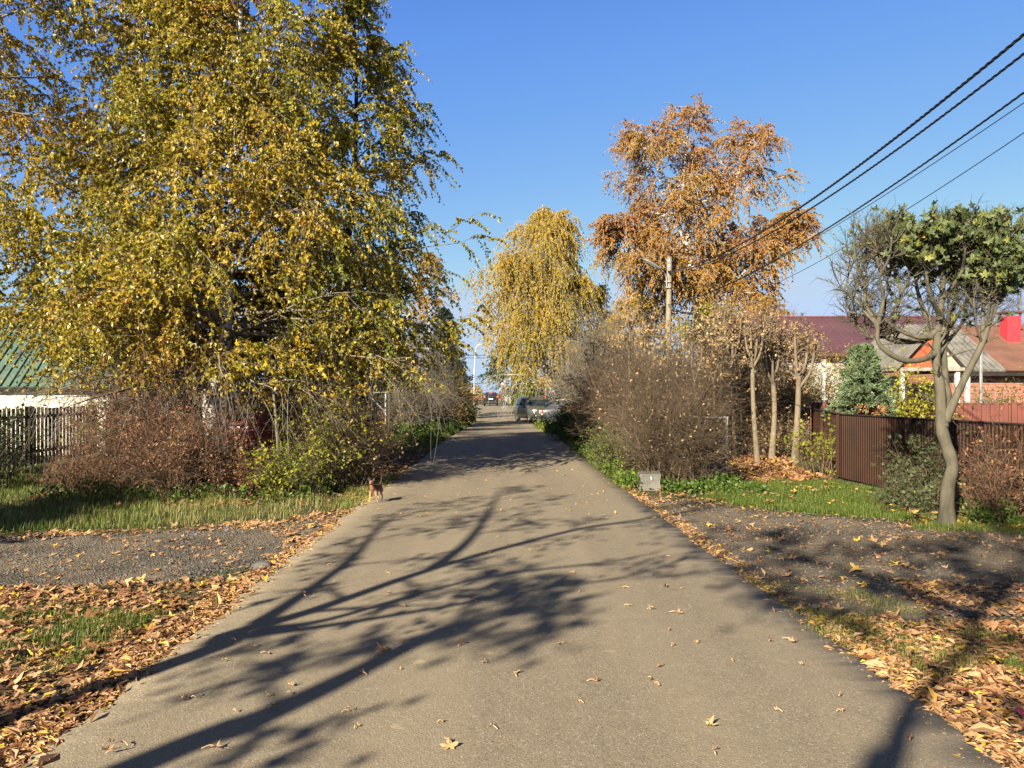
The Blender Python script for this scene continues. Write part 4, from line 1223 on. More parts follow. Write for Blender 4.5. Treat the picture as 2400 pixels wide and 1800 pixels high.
# red saloon half hidden by shrubs on the left
SALOON = [(-2.1, .40, .78, .82, .90, .80), (-1.95, .32, .86, .90, .95, .80), (-1.35, .28, .87, .93, .98, .78), (-.9, .27, .88, 1.22, 1, .70), (-.45, .26, .87, 1.30, 1, .69), (.2, .26, .86, 1.29, 1, .69),
          (.45, .26, .86, 1.20, 1, .72), (1.05, .27, .84, .90, .99, .82), (1.65, .28, .78, .82, .97, .78), (2.0, .30, .66, .70, .92, .76), (2.1, .38, .56, .60, .84, .72)]
r_, V, pane, cell = car("red saloon car half hidden behind the reddish shrubs and birch trunks", (-5.75, 19.6, -.035), math.radians(176), paint("red_car_paint", (0.42, 0.02, 0.035)), SALOON, 1.72)
suv_glass(V, pane, cell); nose(r_, 1.72); wheel_set(r_, 1.72, (-1.25, 1.3), .31)

# white truck with ladder rack behind the bushes
def truck():
    Y = 50.0
    x = at(1302, 0, Y)[0]
    zc = at(0, 936, Y)[2] - gz(Y)
    root = thing("flatbed_truck", "white flatbed truck with a tall tubular rack behind the hatchback", "truck", (x, Y, gz(Y)), math.radians(5))
    wp = surf("white_truck_paint", (0.74, 0.74, 0.72), (0.62, 0.62, 0.6), 4, 0.4)
    b = MB(); 
    prof = [(0, .45), (0, .95), (.18, zc - .06), (.3, zc), (1.35, zc), (1.35, .45)]
    V = np.array([(px_, y, z) for y in (-.85, .85) for px_, z in prof]); n = 6
    b.poly(V, [tuple(range(5, -1, -1))[::-1], tuple(range(6, 12))[::-1]] + [(i, 6 + i, 6 + (i + 1) % 6, (i + 1) % 6) for i in range(6)]); b.build("cab", wp, root)
    for s in (-1, 1):
        m = MB(); m.slab(*([(.3, s * .855, 1.0), (1.15, s * .855, 1.0), (1.15, s * .855, zc - .12), (.38, s * .855, zc - .12)][::-s]), .02); m.build("side_window", M_CARGLASS, root)
    m = MB(); m.box((3.2, 0, .72), (3.6, 1.8, .12)); 
    for s in (-1, 1): m.box((3.2, s * .88, .95), (3.6, .04, .34))
    m.build("bed", wp, root)
    hz = at(0, 919, Y)[2] - gz(Y)
    m = MB()
    for s in (-1, 1):
        m.box((1.5, s * .8, (hz + .75) / 2), (.13, .07, hz - .75))
        m.tube([(1.5, s * .8, hz - .05), (3.2, s * .8, hz - .12), (5.0, s * .8, hz - .30)], .055, 8)
        m.tube([(1.5, s * .8, hz - .38), (3.2, s * .8, hz - .46), (5.0, s * .8, hz - .56)], .04, 8)
        m.tube([(5.0, s * .8, hz - .28), (5.0, s * .8, .7)], .04, 8)
    for xx in np.linspace(1.6, 5, 8): m.tube([(xx, -.8, hz - .06 - (xx - 1.5) * .07), (xx, .8, hz - .06 - (xx - 1.5) * .07)], .035, 6)
    m.build("rack", wp, root)
    wheel_set(root, 1.8, (.75, 4.2), .38)
truck()

# ------------------------------------------------------------------ dog
def skin(name, nodes, edges, mat, parent=None, lvl=2, root_i=0):
    """continuous body grown over a skeleton: nodes (x, y, z, rx, ry)"""
    me = bpy.data.meshes.new(name)
    me.from_pydata([n[:3] for n in nodes], edges, [])
    sk = me.skin_vertices.new(name="skin") if hasattr(me.skin_vertices, "new") and len(me.skin_vertices) == 0 else None
    o = bpy.data.objects.new(name, me); COL.objects.link(o)
    md = o.modifiers.new("skin", 'SKIN')
    if len(me.skin_vertices) == 0:
        import bmesh
        bm = bmesh.new(); bm.from_mesh(me); lay = bm.verts.layers.skin.verify(); bm.to_mesh(me); bm.free()
    for i, n in enumerate(nodes):
        v = me.skin_vertices[0].data[i]
        v.radius = (n[3], n[4] if len(n) > 4 else n[3]); v.use_root = (i == root_i)
    md.use_smooth_shade = True
    s = o.modifiers.new("smooth", 'SUBSURF'); s.levels = lvl; s.render_levels = lvl
    me.materials.append(mat)
    if parent: o.parent = parent
    return o

def m_fur():
    m, t, b = nt("dog_fur")
    v = coords(t)
    sx = t.nodes.new("ShaderNodeSeparateXYZ"); t.links.new(v, sx.inputs[0])
    n = noise(t, v, 26, 4)
    h = math_(t, 'ADD', sx.outputs[2], math_(t, 'MULTIPLY', math_(t, 'SUBTRACT', n, 0.5), 0.08))
    c = ramp(t, h, [(0.0, (0.42, 0.27, 0.15)), (0.17, (0.34, 0.19, 0.09)), (0.21, (0.085, 0.036, 0.02)), (0.30, (0.05, 0.021, 0.013))])
    fr = math_(t, 'GREATER_THAN', math_(t, 'ADD', sx.outputs[0], math_(t, 'MULTIPLY', n, .05)), 0.205)
    c = mixc(t, fr, c, (0.27, 0.12, 0.055))
    t.links.new(c, b.inputs["Base Color"]); b.inputs["Roughness"].default_value = 0.85
    bump(t, b, noise(t, coords(t, (1, 1, 1)), 140, 3), 0.4, 0.004)
    return m

def dog():
    fur = m_fur()
    p = gr(879, 1180)
    root = thing("dog", "small brown and tan dog trotting towards the viewer along the road edge", "dog", (p[0], p[1] + .10, 0.012), math.radians(-90 - 12))
    root.scale = (.9, .9, .9)
    # local: x forward, y left, z up
    N = [(-.12, 0, .235, .050, .058),   # 0 pelvis
         (-.02, 0, .228, .048, .052),   # 1 belly
         (.09, 0, .222, .062, .070),    # 2 chest
         (.155, 0, .250, .046, .052),   # 3 shoulders
         (.195, 0, .300, .034, .036),   # 4 neck
         (.225, .01, .345, .042, .040),   # 5 skull
         (.268, .015, .333, .026, .024),  # 6 brow
         (.315, .02, .318, .016, .014),  # 7 muzzle
         (-.175, 0, .262, .018), (-.215, .004, .330, .012), (-.205, .008, .405, .009), (-.178, .01, .45, .005),   # tail 8-11
         (.125, .045, .185, .026), (.120, .05, .115, .016), (.085, .05, .065, .011), (.055, .05, .025, .010), (.075, .05, .012, .010),    # left fore, lifted 12-16
         (.130, -.045, .185, .026), (.125, -.05, .105, .016), (.150, -.05, .05, .011), (.165, -.05, .014, .011), (.185, -.05, .010, .010),   # right fore 17-21
         (-.125, .042, .185, .034), (-.085, .048, .125, .020), (-.150, .048, .075, .012), (-.125, .048, .020, .010), (-.10, .048, .010, .010),  # left hind 22-26
         (-.135, -.042, .185, .034), (-.125, -.048, .122, .020), (-.205, -.048, .080, .012), (-.205, -.048, .020, .010), (-.18, -.048, .010, .010)]  # right hind 27-31
    E = [(0, 1), (1, 2), (2, 3), (3, 4), (4, 5), (5, 6), (6, 7), (0, 8), (8, 9), (9, 10), (10, 11), (2, 12), (12, 13), (13, 14), (14, 15), (15, 16), (2, 17), (17, 18), (18, 19), (19, 20), (20, 21),
         (0, 22), (22, 23), (23, 24), (24, 25), (25, 26), (0, 27), (27, 28), (28, 29), (29, 30), (30, 31)]
    skin("body", N, E, fur, root)
    dk = plain("dark_fur", (0.03, 0.016, 0.012), 0.8)
    for s in (-1, 1):
        m = MB(); b0 = np.array((.222, .012 + s * .030, .375))
        V = [b0 + (0.014, -.022, -.012), b0 + (0.014, .022, -.012), b0 + (-.016, 0, -.01), b0 + (-.004, s * .020, .046)]
        m.poly(np.array(V), [(0, 1, 3), (1, 2, 3), (2, 0, 3), (0, 2, 1)]); m.build("ear", dk, root)
        m = MB(); m.tube([(.288, .016 + s * .016, .348), (.293, .016 + s * .017, .348)], .0055, 8); m.build("eye", M_BLACK, root)
    m = MB(); m.tube([(.325, .021, .322), (.335, .022, .321)], [.010, .007], 8); m.build("nose", M_BLACK, root)
dog()

# ------------------------------------------------------------------ far walker
def walker():
    Y = 97.0; p = at(1198, 0, Y)
    s = 0.72
    root = thing("person", "person in dark clothes walking in front of the far olive fence", "person", (p[0], Y, gz(Y)), math.radians(10))
    root.scale = (s, s, s)
    skinm = plain("skin", (0.35, 0.2, 0.14), 0.6); cl = surf("dark_coat", (0.02, 0.02, 0.024), None, 8, .9)
    N = [(0, 0, .93, .15, .11), (0, 0, 1.12, .14, .10), (0, 0, 1.34, .17, .11), (0, 0, 1.46, .08, .075), (0, 0, 1.53, .055, .055), (0.02, 0, 1.64, .085, .095), (.02, 0, 1.72, .06, .07),
         (.08, .09, .86, .09), (.18, .09, .48, .06), (.22, .09, .10, .045), (.34, .09, .04, .04), (-.02, -.09, .86, .09), (-.06, -.09, .48, .06), (-.28, -.09, .12, .045), (-.17, -.09, .05, .04),
         (0, .20, 1.38, .06), (-.08, .25, 1.10, .045), (.04, .25, .88, .035), (0, -.20, 1.38, .06), (.10, -.25, 1.12, .045), (.20, -.25, .93, .035)]
    E = [(0, 1), (1, 2), (2, 3), (3, 4), (4, 5), (5, 6), (0, 7), (7, 8), (8, 9), (9, 10), (0, 11), (11, 12), (12, 13), (13, 14), (2, 15), (15, 16), (16, 17), (2, 18), (18, 19), (19, 20)]
    skin("body", N, E, cl, root, 1)
    m = MB(); m.tube([(.03, 0, 1.66), (.01, 0, 1.76)], [.10, .06], 10); m.build("hair", M_BLACK, root)
walker()
# ------------------------------------------------------------------ vegetation materials
B_BIRCH = m_birch()
B_GREY = m_bark("grey_bark", (0.22, 0.19, 0.145), (0.10, 0.085, 0.065))
B_POLL = m_bark("smooth_maple_bark", (0.13, 0.115, 0.08), (0.04, 0.035, 0.027), 5)
B_DARK = m_bark("dark_bark", (0.06, 0.048, 0.038), (0.025, 0.02, 0.016))
B_TWIG = m_bark("twig_bark", (0.165, 0.12, 0.078), (0.03, 0.022, 0.016), 8)
B_TWIGRED = m_bark("red_twig_bark", (0.19, 0.125, 0.08), (0.055, 0.034, 0.024), 10)
B_TAN = m_bark("tan_bark", (0.22, 0.175, 0.12), (0.09, 0.07, 0.05), 7)
B_TWIGGREY = m_bark("grey_twig_bark", (0.21, 0.18, 0.145), (0.11, 0.092, 0.072), 14)
L_BIRCH = leafm("birch_leaf", [(0.0, (0.085, 0.115, 0.010)), (0.3, (0.21, 0.20, 0.014)), (0.6, (0.36, 0.275, 0.022)), (0.85, (0.40, 0.255, 0.03)), (1.0, (0.34, 0.15, 0.025))], 0.38, 0.42, 0.5)
L_GREENB = leafm("dull_green_leaf", [(0.0, (0.035, 0.06, 0.012)), (0.45, (0.09, 0.11, 0.014)), (0.75, (0.26, 0.23, 0.02)), (1.0, (0.40, 0.28, 0.03))], 0.35, 0.45, 0.4)
L_WEEP = leafm("weeping_birch_leaf", [(0.0, (0.14, 0.14, 0.008)), (0.35, (0.30, 0.225, 0.010)), (0.65, (0.40, 0.265, 0.014)), (1.0, (0.36, 0.18, 0.025))], 0.42)
L_ORANGE = leafm("orange_birch_leaf", [(0.0, (0.26, 0.185, 0.022)), (0.4, (0.36, 0.20, 0.03)), (0.7, (0.34, 0.155, 0.036)), (1.0, (0.26, 0.115, 0.055))], 0.40)
L_YELLOW = leafm("yellow_leaf", [(0.0, (0.28, 0.26, 0.02)), (0.5, (0.55, 0.37, 0.03)), (1.0, (0.52, 0.24, 0.035))], 0.45)
L_MAPLEY = leafm("yellow_maple_leaf", [(0.0, (0.34, 0.33, 0.03)), (0.5, (0.66, 0.46, 0.03)), (1.0, (0.50, 0.22, 0.03))], 0.5)
L_MAPLEG = leafm("green_maple_leaf", [(0.0, (0.04, 0.058, 0.022)), (0.5, (0.115, 0.145, 0.052)), (0.8, (0.24, 0.24, 0.04)), (1.0, (0.40, 0.20, 0.03))], 0.35, 0.5, 0.4)
L_RED = leafm("rusty_red_leaf", [(0.0, (0.10, 0.04, 0.026)), (0.4, (0.19, 0.078, 0.042)), (0.7, (0.29, 0.135, 0.065)), (1.0, (0.32, 0.22, 0.09))], 0.35)
L_DRY = leafm("dry_tan_leaf", [(0.0, (0.13, 0.075, 0.04)), (0.5, (0.28, 0.175, 0.085)), (1.0, (0.42, 0.29, 0.14))], 0.3)
L_LIME = leafm("lime_leaf", [(0.0, (0.09, 0.13, 0.015)), (0.5, (0.26, 0.29, 0.02)), (1.0, (0.50, 0.42, 0.04))], 0.45)
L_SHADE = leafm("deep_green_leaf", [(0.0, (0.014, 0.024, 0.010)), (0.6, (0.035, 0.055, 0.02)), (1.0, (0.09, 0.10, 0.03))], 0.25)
L_HERB = leafm("herb_leaf", [(0.0, (0.035, 0.07, 0.012)), (0.5, (0.08, 0.135, 0.02)), (1.0, (0.22, 0.23, 0.03))], 0.35)
L_SPRUCE = leafm("spruce_needle", [(0.0, (0.018, 0.032, 0.022)), (0.6, (0.045, 0.065, 0.045)), (1.0, (0.10, 0.115, 0.075))], 0.1, 0.6)
L_PINE = leafm("pine_needle", [(0.0, (0.055, 0.09, 0.04)), (0.6, (0.13, 0.175, 0.085)), (0.86, (0.20, 0.25, 0.12)), (0.95, (0.33, 0.15, 0.06)), (1.0, (0.38, 0.17, 0.07))], 0.12, 0.55)
L_WILLOW = leafm("willow_leaf", [(0.0, (0.10, 0.12, 0.05)), (0.6, (0.19, 0.20, 0.09)), (1.0, (0.28, 0.26, 0.13))], 0.35)
L_GRASS = leafm("grass_blade", [(0.0, (0.05, 0.09, 0.012)), (0.5, (0.105, 0.145, 0.022)), (0.75, (0.22, 0.205, 0.055)), (1.0, (0.36, 0.28, 0.13))], 0.3, 0.5)
L_LITTER = leafm("fallen_leaf", [(0.0, (0.10, 0.048, 0.024)), (0.25, (0.235, 0.105, 0.045)), (0.55, (0.365, 0.20, 0.098)), (0.80, (0.47, 0.305, 0.165)), (0.90, (0.50, 0.30, 0.045)), (1.0, (0.56, 0.41, 0.04))], 0.22, 0.6, 0.3)
L_PURPLE = leafm("purple_leaf", [(0.0, (0.20, 0.02, 0.05)), (1.0, (0.34, 0.05, 0.08))], 0.25)

def foot(px, Y, dz=-0.05):
    return (float(at(px, 0, Y)[0]), float(Y), float(gz(Y)) + dz)
def rel(base, *pp):
    """photograph points at the depth of the base (plus an offset) relative to base"""
    out = []
    for q in pp:
        Yq = base[1] + (q[2] if len(q) > 2 else 0)
        out.append(at(q[0], q[1], Yq) - np.array(base))
    return out

# ------------------------------------------------------------------ the big birches on the left
b1 = foot(505, 14.5)
plant("birch_tree", "huge yellow-green birch with leaning forked white trunk above the red shrubs", "tree", b1,
      [([(0, 0, 0)] + rel(b1, (498, 1000), (500, 900), (527, 800), (532, 700, .1), (538, 560, .3), (556, 330, .5), (562, 60, .6), (570, -260, .7)), 0.17, 0.03),
       ([(0, 0, 0)] + rel(b1, (492, 1000), (488, 920), (497, 800, .2), (500, 700, .3), (470, 520, .6), (440, 250, .9), (420, -60, 1.2)), 0.13, 0.025)],
      B_BIRCH, L_BIRCH, 11, "tall birches on the left of the road", B_TWIGGREY,
      n1=74, t1=(0.28, 1.0), prof=([0, 0.15, 0.45, 0.75, 1], [3.0, 3.7, 3.7, 2.7, 0.8]), up=(0.0, 1.0), droop1=0.1, n2=9, l2=0.42, ang2=0.75, droop2=0.22,
      n3=7, l3=0.62, ang3=0.7, droop3=0.6, nl=24, lsize=0.066, asp=0.8, hang=1.0, tint=(0.54, 0.22), tz=0.12, asym=(0.2, 0.12), r2=0.008, keep=0.9, zl=([1.6, 1.9, 2.6], [0, .4, 1]))
b2 = foot(405, 15.5)
plant("birch_tree", "second tall birch with slim mottled trunk and a long bare limb over the green roof", "tree", b2,
      [([(0, 0, 0)] + rel(b2, (402, 960), (398, 880), (372, 800), (360, 700), (352, 560), (345, 420), (330, 150), (318, -200)), 0.13, 0.025),
       (rel(b2, (388, 850), (330, 832), (270, 836), (210, 838), (150, 822), (100, 812), (30, 776)), 0.05, 0.008, 7)],
      B_BIRCH, L_BIRCH, 23, "tall birches on the left of the road", B_TWIGGREY,
      n1=46, t1=(0.34, 1.0), prof=([0, 0.2, 0.5, 0.8, 1], [1.3, 2.3, 3.1, 2.6, 0.9]), up=(0.05, 1.0), droop1=0.1, n2=8, l2=0.42, ang2=0.75, droop2=0.22,
      n3=7, l3=0.58, ang3=0.7, droop3=0.6, nl=22, lsize=0.066, asp=0.8, hang=1.0, tint=(0.54, 0.22), tz=0.15, asym=(3.4, 0.18), r2=0.008, keep=0.85, zl=([1.7, 2.2, 3.5], [0, .22, 1]))
b3 = foot(-130, 13.2)
plant("birch_tree", "birch at the left photo edge with orange-tinted leaves high above the picket fence", "tree", b3,
      [([(0, 0, 0), (-.1, 0.2, 2.0), (.1, .3, 4.2)] + rel(b3, (-60, 100, .4), (-70, -260, .4)), 0.13, 0.025)],
      B_BIRCH, L_BIRCH, 29, "tall birches on the left of the road", B_TWIGGREY,
      n1=40, t1=(0.5, 1.0), prof=([0, 0.3, 0.6, 0.85, 1], [1.6, 2.2, 2.3, 1.8, 0.7]), up=(0.0, 1.0), droop1=0.1, n2=8, l2=0.42, ang2=0.75, droop2=0.25,
      n3=7, l3=0.5, ang3=0.7, droop3=0.65, nl=20, lsize=0.066, asp=0.78, hang=1.0, tint=(0.62, 0.2), tz=0.2, r2=0.008, keep=0.75, zl=([1.7, 2.2, 3.4], [0, .2, 1]))
b4 = foot(880, 17.5)
plant("birch_tree", "darker green birch with drooping twigs hanging towards the road behind the yellow maple", "tree", b4,
      [([(0, 0, 0)] + rel(b4, (850, 900), (820, 780), (815, 600), (830, 400), (835, 200), (825, -60)), 0.12, 0.02)],
      B_DARK, L_BIRCH, 37, "tall birches on the left of the road", B_TWIG,
      n1=44, t1=(0.3, 1.0), prof=([0, 0.2, 0.5, 0.68, .8, 1], [1.2, 1.85, 2.1, 1.9, 0.9, 0.6]), up=(0.0, 0.95), droop1=0.12, n2=9, l2=0.42, ang2=0.75, droop2=0.3,
      n3=7, l3=0.6, ang3=0.7, droop3=0.7, nl=20, lsize=0.068, asp=0.8, hang=1.0, tint=(0.40, 0.24), tz=0.25, r2=0.008, keep=0.9, zl=([1.4, 2.0], [0, 1]))
b5 = foot(720, 16.5)
plant("young_tree", "dark forked young tree with olive leaves between birch and gate frame", "tree", b5,
      [([(0, 0, 0)] + rel(b5, (690, 1000), (682, 860), (670, 760), (660, 640)), 0.10, 0.02), (rel(b5, (682, 870), (700, 840), (740, 800), (790, 720)), 0.06, 0.015)],
      B_DARK, L_GREENB, 41, None, B_TWIG, n1=16, t1=(0.25, 1), prof=([0, .5, 1], [1.3, 1.3, .5]), up=(0.1, .9), n2=7, n3=5, l3=.45, droop3=.5, nl=8, lsize=.08, hang=1, tint=(.58, .25), keep=.8)
# yellow maple sapling among the shrubs
b6 = foot(655, 12.6)
plant("maple_sapling", "maple sapling with large bright yellow leaves in front of the red car", "tree", b6,
      [([(0, 0, 0)] + rel(b6, (652, 1050), (645, 960), (640, 890), (650, 840)), 0.035, 0.008)],
      B_GREY, L_MAPLEY, 43, None, B_TWIG, n1=9, t1=(0.55, 1), prof=([0, 1], [1.05, .5]), up=(0.1, .5), n2=5, l2=.4, n3=2, l3=.25, nl=4, lsize=.15, broad=True, tint=(.45, .2), keep=.8, curl=.2)
b7 = foot(815, 13.4)
plant("maple_sapling", "maple sapling with orange-yellow leaves beside the pale gate frame", "tree", b7,
      [([(0, 0, 0)] + rel(b7, (812, 1050), (805, 950), (810, 905)), 0.03, 0.008)],
      B_GREY, L_MAPLEY, 47, None, B_TWIG, n1=8, t1=(0.45, 1), prof=([0, 1], [.6, .3]), up=(0.1, .6), n2=4, l2=.4, n3=2, l3=.2, nl=2, lsize=.14, broad=True, tint=(.75, .2), keep=.5, curl=.2)

# ------------------------------------------------------------------ shrubs along the left verge
def sh(name, label, px, Y, h, r, bark, leaf, seed, **k):
    return shrub(name, label, foot(px, Y), h, r, bark, leaf, seed, **k)
GS = "shrubs massed under the birches"
sh("shrub", "rusty red leafy shrub right of the picket fence, tallest of the red ones", 330, 12.6, 2.05, 1.1, B_TWIGRED, L_RED, 101, group=GS, stems=46, n1=9, n2=6, nl=4, lsize=.045, tint=(.45, .3), keep=.5, zl=([0, .3, .55], [.15, .4, 1]), stem_r=.012, rt=.003)
sh("shrub", "rusty red shrub with bare lower stems, in front of the birch trunk", 425, 11.9, 1.6, .75, B_TWIGRED, L_RED, 102, group=GS, stems=46, n1=9, n2=6, nl=4, lsize=.045, tint=(.55, .3), keep=.45, zl=([0, .3, .6], [.15, .4, 1]), stem_r=.012, rt=.003)
sh("shrub", "low brown twiggy shrub nearest the left photo edge below the picket fence", 200, 12.2, 0.95, 1.0, B_TWIGRED, L_RED, 103, group=GS, stems=44, n1=8, n2=6, nl=3, lsize=.04, tint=(.4, .3), keep=.35, stem_r=.012, rt=.003)
sh("shrub", "brown shrub with copper leaves below the red car", 570, 12.2, .8, .7, B_TWIGRED, L_RED, 104, group=GS, stems=42, n1=9, n2=6, nl=3, lsize=.05, tint=(.62, .3), keep=.45, zl=([0, .3, .6], [.15, .5, 1]), stem_r=.012, rt=.003)
sh("shrub", "tangle of pale arching stems with lime leaves below the yellow maple", 695, 12.0, .95, .75, B_TWIG, L_LIME, 105, group=GS, stems=40, n1=8, n2=5, nl=3, lsize=.055, tint=(.45, .25), keep=.4)
sh("shrub", "lime-leaved upright shrub between yellow maple and orange sapling", 745, 12.7, 1.75, .55, B_TWIG, L_LIME, 106, group=GS, stems=22, n1=8, n2=5, nl=3, lsize=.06, tint=(.55, .25), keep=.55)
sh("shrub", "dark brown thicket closest to the dog", 820, 13.2, 1.7, .75, B_TWIG, L_DRY, 107, group=GS, stems=48, n1=9, n2=6, nl=2, lsize=.05, tint=(.4, .3), keep=.4)
sh("shrub", "tall thin-stemmed shrub with yellow leaves before the grey gable", 300, 14.4, 2.3, .75, B_TAN, L_LIME, 108, group=GS, stems=14, n1=7, n2=5, nl=3, lsize=.06, tint=(.75, .2), keep=.6)
sh("shrub", "dark shrub filling the gap behind the maple, right of the red car", 745, 16.5, 2.3, 1.0, B_TWIG, L_DRY, 109, group=GS, stems=52, n1=9, n2=6, nl=2, lsize=.06, tint=(.35, .3), keep=.45)
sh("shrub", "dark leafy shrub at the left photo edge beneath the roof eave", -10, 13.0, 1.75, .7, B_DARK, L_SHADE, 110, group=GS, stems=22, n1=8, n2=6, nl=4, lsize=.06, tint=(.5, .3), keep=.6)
sh("shrub", "brown twig thicket behind the gate frame posts", 780, 19, 2.0, 1.3, B_TWIG, L_GREENB, 111, group=GS, stems=50, n1=9, n2=6, nl=3, lsize=.07, tint=(.4, .3), keep=.5)
sh("shrub", "rust-brown bush right behind the picket fence end", 395, 16.5, 2.1, 1.2, B_TWIGRED, L_RED, 112, group=GS, stems=40, n1=8, n2=6, nl=4, lsize=.055, tint=(.7, .25), keep=.6)

# grey bushes further along on the left
GB = "grey bushes along the left verge"
sh("bush", "grey bare bush right of the gate frame", 945, 29.0, 2.6, 1.3, B_TWIGGREY, L_GREENB, 121, group=GB, stems=54, n1=9, n2=6, nl=2, lsize=.07, tint=(.5, .3), keep=.18, rt=.0035, stem_r=.014)
sh("bush", "tall grey bare bush in front of the dark spruce", 985, 34.0, 4.4, 1.7, B_TWIGGREY, L_GREENB, 122, group=GB, stems=60, n1=9, n2=7, nl=2, lsize=.08, tint=(.5, .3), keep=.1, rt=.0045, stem_r=.018)
sh("bush", "rounded green-brown bush behind the gate frame brace", 900, 33.0, 3.3, 1.7, B_TWIG, L_GREENB, 123, group=GB, stems=54, n1=9, n2=6, nl=4, lsize=.09, tint=(.4, .3), keep=.5, rt=.004, stem_r=.016)
sh("bush", "orange-yellow bush at the foot of the dark spruce", 1050, 43.0, 2.4, 1.2, B_TWIG, L_ORANGE, 124, group=GB, stems=44, n1=8, n2=6, nl=4, lsize=.10, tint=(.35, .3), keep=.7, rt=.005, stem_r=.016)
sh("bush", "dark green low bush spilling towards the road below the spruce", 1000, 36.0, 1.5, 1.5, B_TWIG, L_HERB, 125, group=GB, stems=50, n1=8, n2=6, nl=4, lsize=.09, tint=(.35, .25), keep=.8, rt=.004)
sh("bush", "small green bush on the verge near the road bend", 1082, 52.0, 1.2, 1.2, B_TWIG, L_HERB, 126, group=GB, stems=40, n1=8, n2=5, nl=4, lsize=.11, tint=(.45, .25), keep=.8, rt=.004)

def conifer(name, label, px, Y, h, r, leaf, seed, needle, per=26, nb=90, bare=0.06, tint=(.45, .22), wd=.16, shape=1.0, upt=(0.05, 0.6)):
    base = foot(px, Y); rng = np.random.default_rng(seed)
    root = thing(name, label, "tree", base)
    m = MB(); T = spline([(0, 0, 0), (0.03, 0, h * .5), (0, 0, h)], 16); m.tube(T, np.linspace(h * .022, .01, 16), 8); m.build("trunk", B_DARK, root, True)
    u = np.linspace(bare, 0.985, nb); az = np.arange(nb) * 2.39996 + rng.normal(0, .3, nb)
    L = r * ((1 - u) ** shape * np.minimum(1, (u + .08) / .2) ** .6 + .06) * rng.uniform(.75, 1.15, nb)
    el = upt[0] + (upt[1] - upt[0]) * u + rng.normal(0, .1, nb)
    d = np.stack([np.cos(az) * np.cos(el), np.sin(az) * np.cos(el), np.sin(el)], 1)
    p0 = np.stack([0 * u, 0 * u, u * h], 1)
    P1 = grow(rng, p0, d, L, 9, 0.12, .08); br = MB(); V, Fa = tubes(P1, taper(np.full(nb, .02 * h / 6), .004, 9), 5); br.add(V, Fa)
    pos, dd, t, idx, _ = sprout(rng, P1, 12, .12, 1, .8, .05)
    P2 = grow(rng, pos, dd, L[idx] * .38 * (1.15 - .7 * t) + .08, 6, .12, .08); V, Fa = tubes(P2, taper(np.full(len(P2), .006), .003, 6), 3); br.add(V, Fa)
    br.build("branches", B_DARK, root, True)
    pos, dd, t, idx2, _ = sprout(rng, P2, per, .05, 1, .75, .1)
    lf = MB(); n = len(pos)
    cl = rng.normal(0, 1, nb)[idx][idx2]
    ti = np.clip(tint[0] + tint[1] * (.5 * cl + .6 * rng.normal(0, 1, n)), .02, .9)
    # needle sprays follow the twig
    sz = needle * rng.uniform(.6, 1.25, n)[:, None]; sd = nrm(np.cross(dd, rng.normal(size=(n, 3)))) * sz * wd
    V = np.stack([pos - sd * .5, pos + dd * sz * .5 + sd, pos + dd * sz, pos + dd * sz * .5 - sd], 1).reshape(-1, 3)
    brown = (np.abs(pos[:, 2] / h - .42) < .13) & (pos[:, 1] < 0) & (np.abs(pos[:, 0] + r * .02) < r * .35) & (rng.random(n) < .7) if name == "pine_tree" else np.zeros(n, bool)
    ti[brown] = .97
    lf.add(V, np.arange(n)[:, None] * 4 + np.array([[0, 1, 2, 3]]), 0, np.repeat(ti, 4))
    lf.build("crown", leaf, root)
    return root
conifer("spruce_tree", "dark blue-green spruce standing tall above the grey bushes", 1042, 46, 7.0, 1.9, L_SPRUCE, 131, .17, 20, 110, shape=.75)
conifer("spruce_tree", "smaller pale green conifer between spruce and short dark lamp post", 1078, 60, 4.2, 1.3, L_WILLOW, 132, .2, 12, 60, shape=.8)
conifer("pine_tree", "small rounded blue-green pine with a browned patch behind the dark fence", 2022, 16.6, 2.5, .78, L_PINE, 133, .10, 34, 90, bare=.12, shape=.42, upt=(.35, 1.1), wd=.10)

# orange birches behind on the left
def far_tree(name, label, px, Y, h, r, leaf, seed, bark=B_BIRCH, tint=(.5, .22), ls=.16, n1=34, n2=7, n3=5, nl=8, low=.2, droop=.5, l3=.8, keep=.8, group=None, tr=.014, lean=0, prof=None, zl=None, **k):
    b = foot(px, Y)
    return plant(name, label, "tree", b, [([(0, 0, 0), (lean * .4, 0, h * .35), (lean * .8, .2, h * .7), (lean, 0, h)], h * tr, .02)], bark, leaf, seed, group, B_TWIGGREY if bark is B_BIRCH else B_TWIG,
                 n1=n1, t1=(low, 1), prof=prof or ([0, .25, .55, .85, 1], [r * .75, r, r * .9, r * .5, r * .15]), up=(.15, 1.05), droop1=.08, n2=n2, l2=.42, droop2=.2, n3=n3, l3=l3, droop3=droop, nl=nl, lsize=ls, hang=1.0, tint=tint, keep=keep, r2=.02, rt=.006, zl=zl, **k)
far_tree("birch_tree", "orange-leaved birch rising behind the dark spruce on the left", 1005, 62, 13.0, 2.4, L_ORANGE, 141, tint=(.3, .25), group="autumn trees behind the houses")
far_tree("birch_tree", "orange and yellow tree behind the green-roofed house and birch trunks", 450, 34, 6.0, 2.6, L_ORANGE, 142, tint=(.35, .28), group="autumn trees behind the houses", ls=.13)
far_tree("maple_tree", "golden tree glowing through the lower birch foliage left of the gate frame", 640, 27, 5.2, 2.0, L_YELLOW, 143, B_GREY, tint=(.6, .25), ls=.12, low=.15)
far_tree("birch_tree", "pale yellow tree behind the darker green birch beside the road", 850, 38, 7.5, 2.6, L_GREENB, 144, tint=(.6, .28), ls=.13)

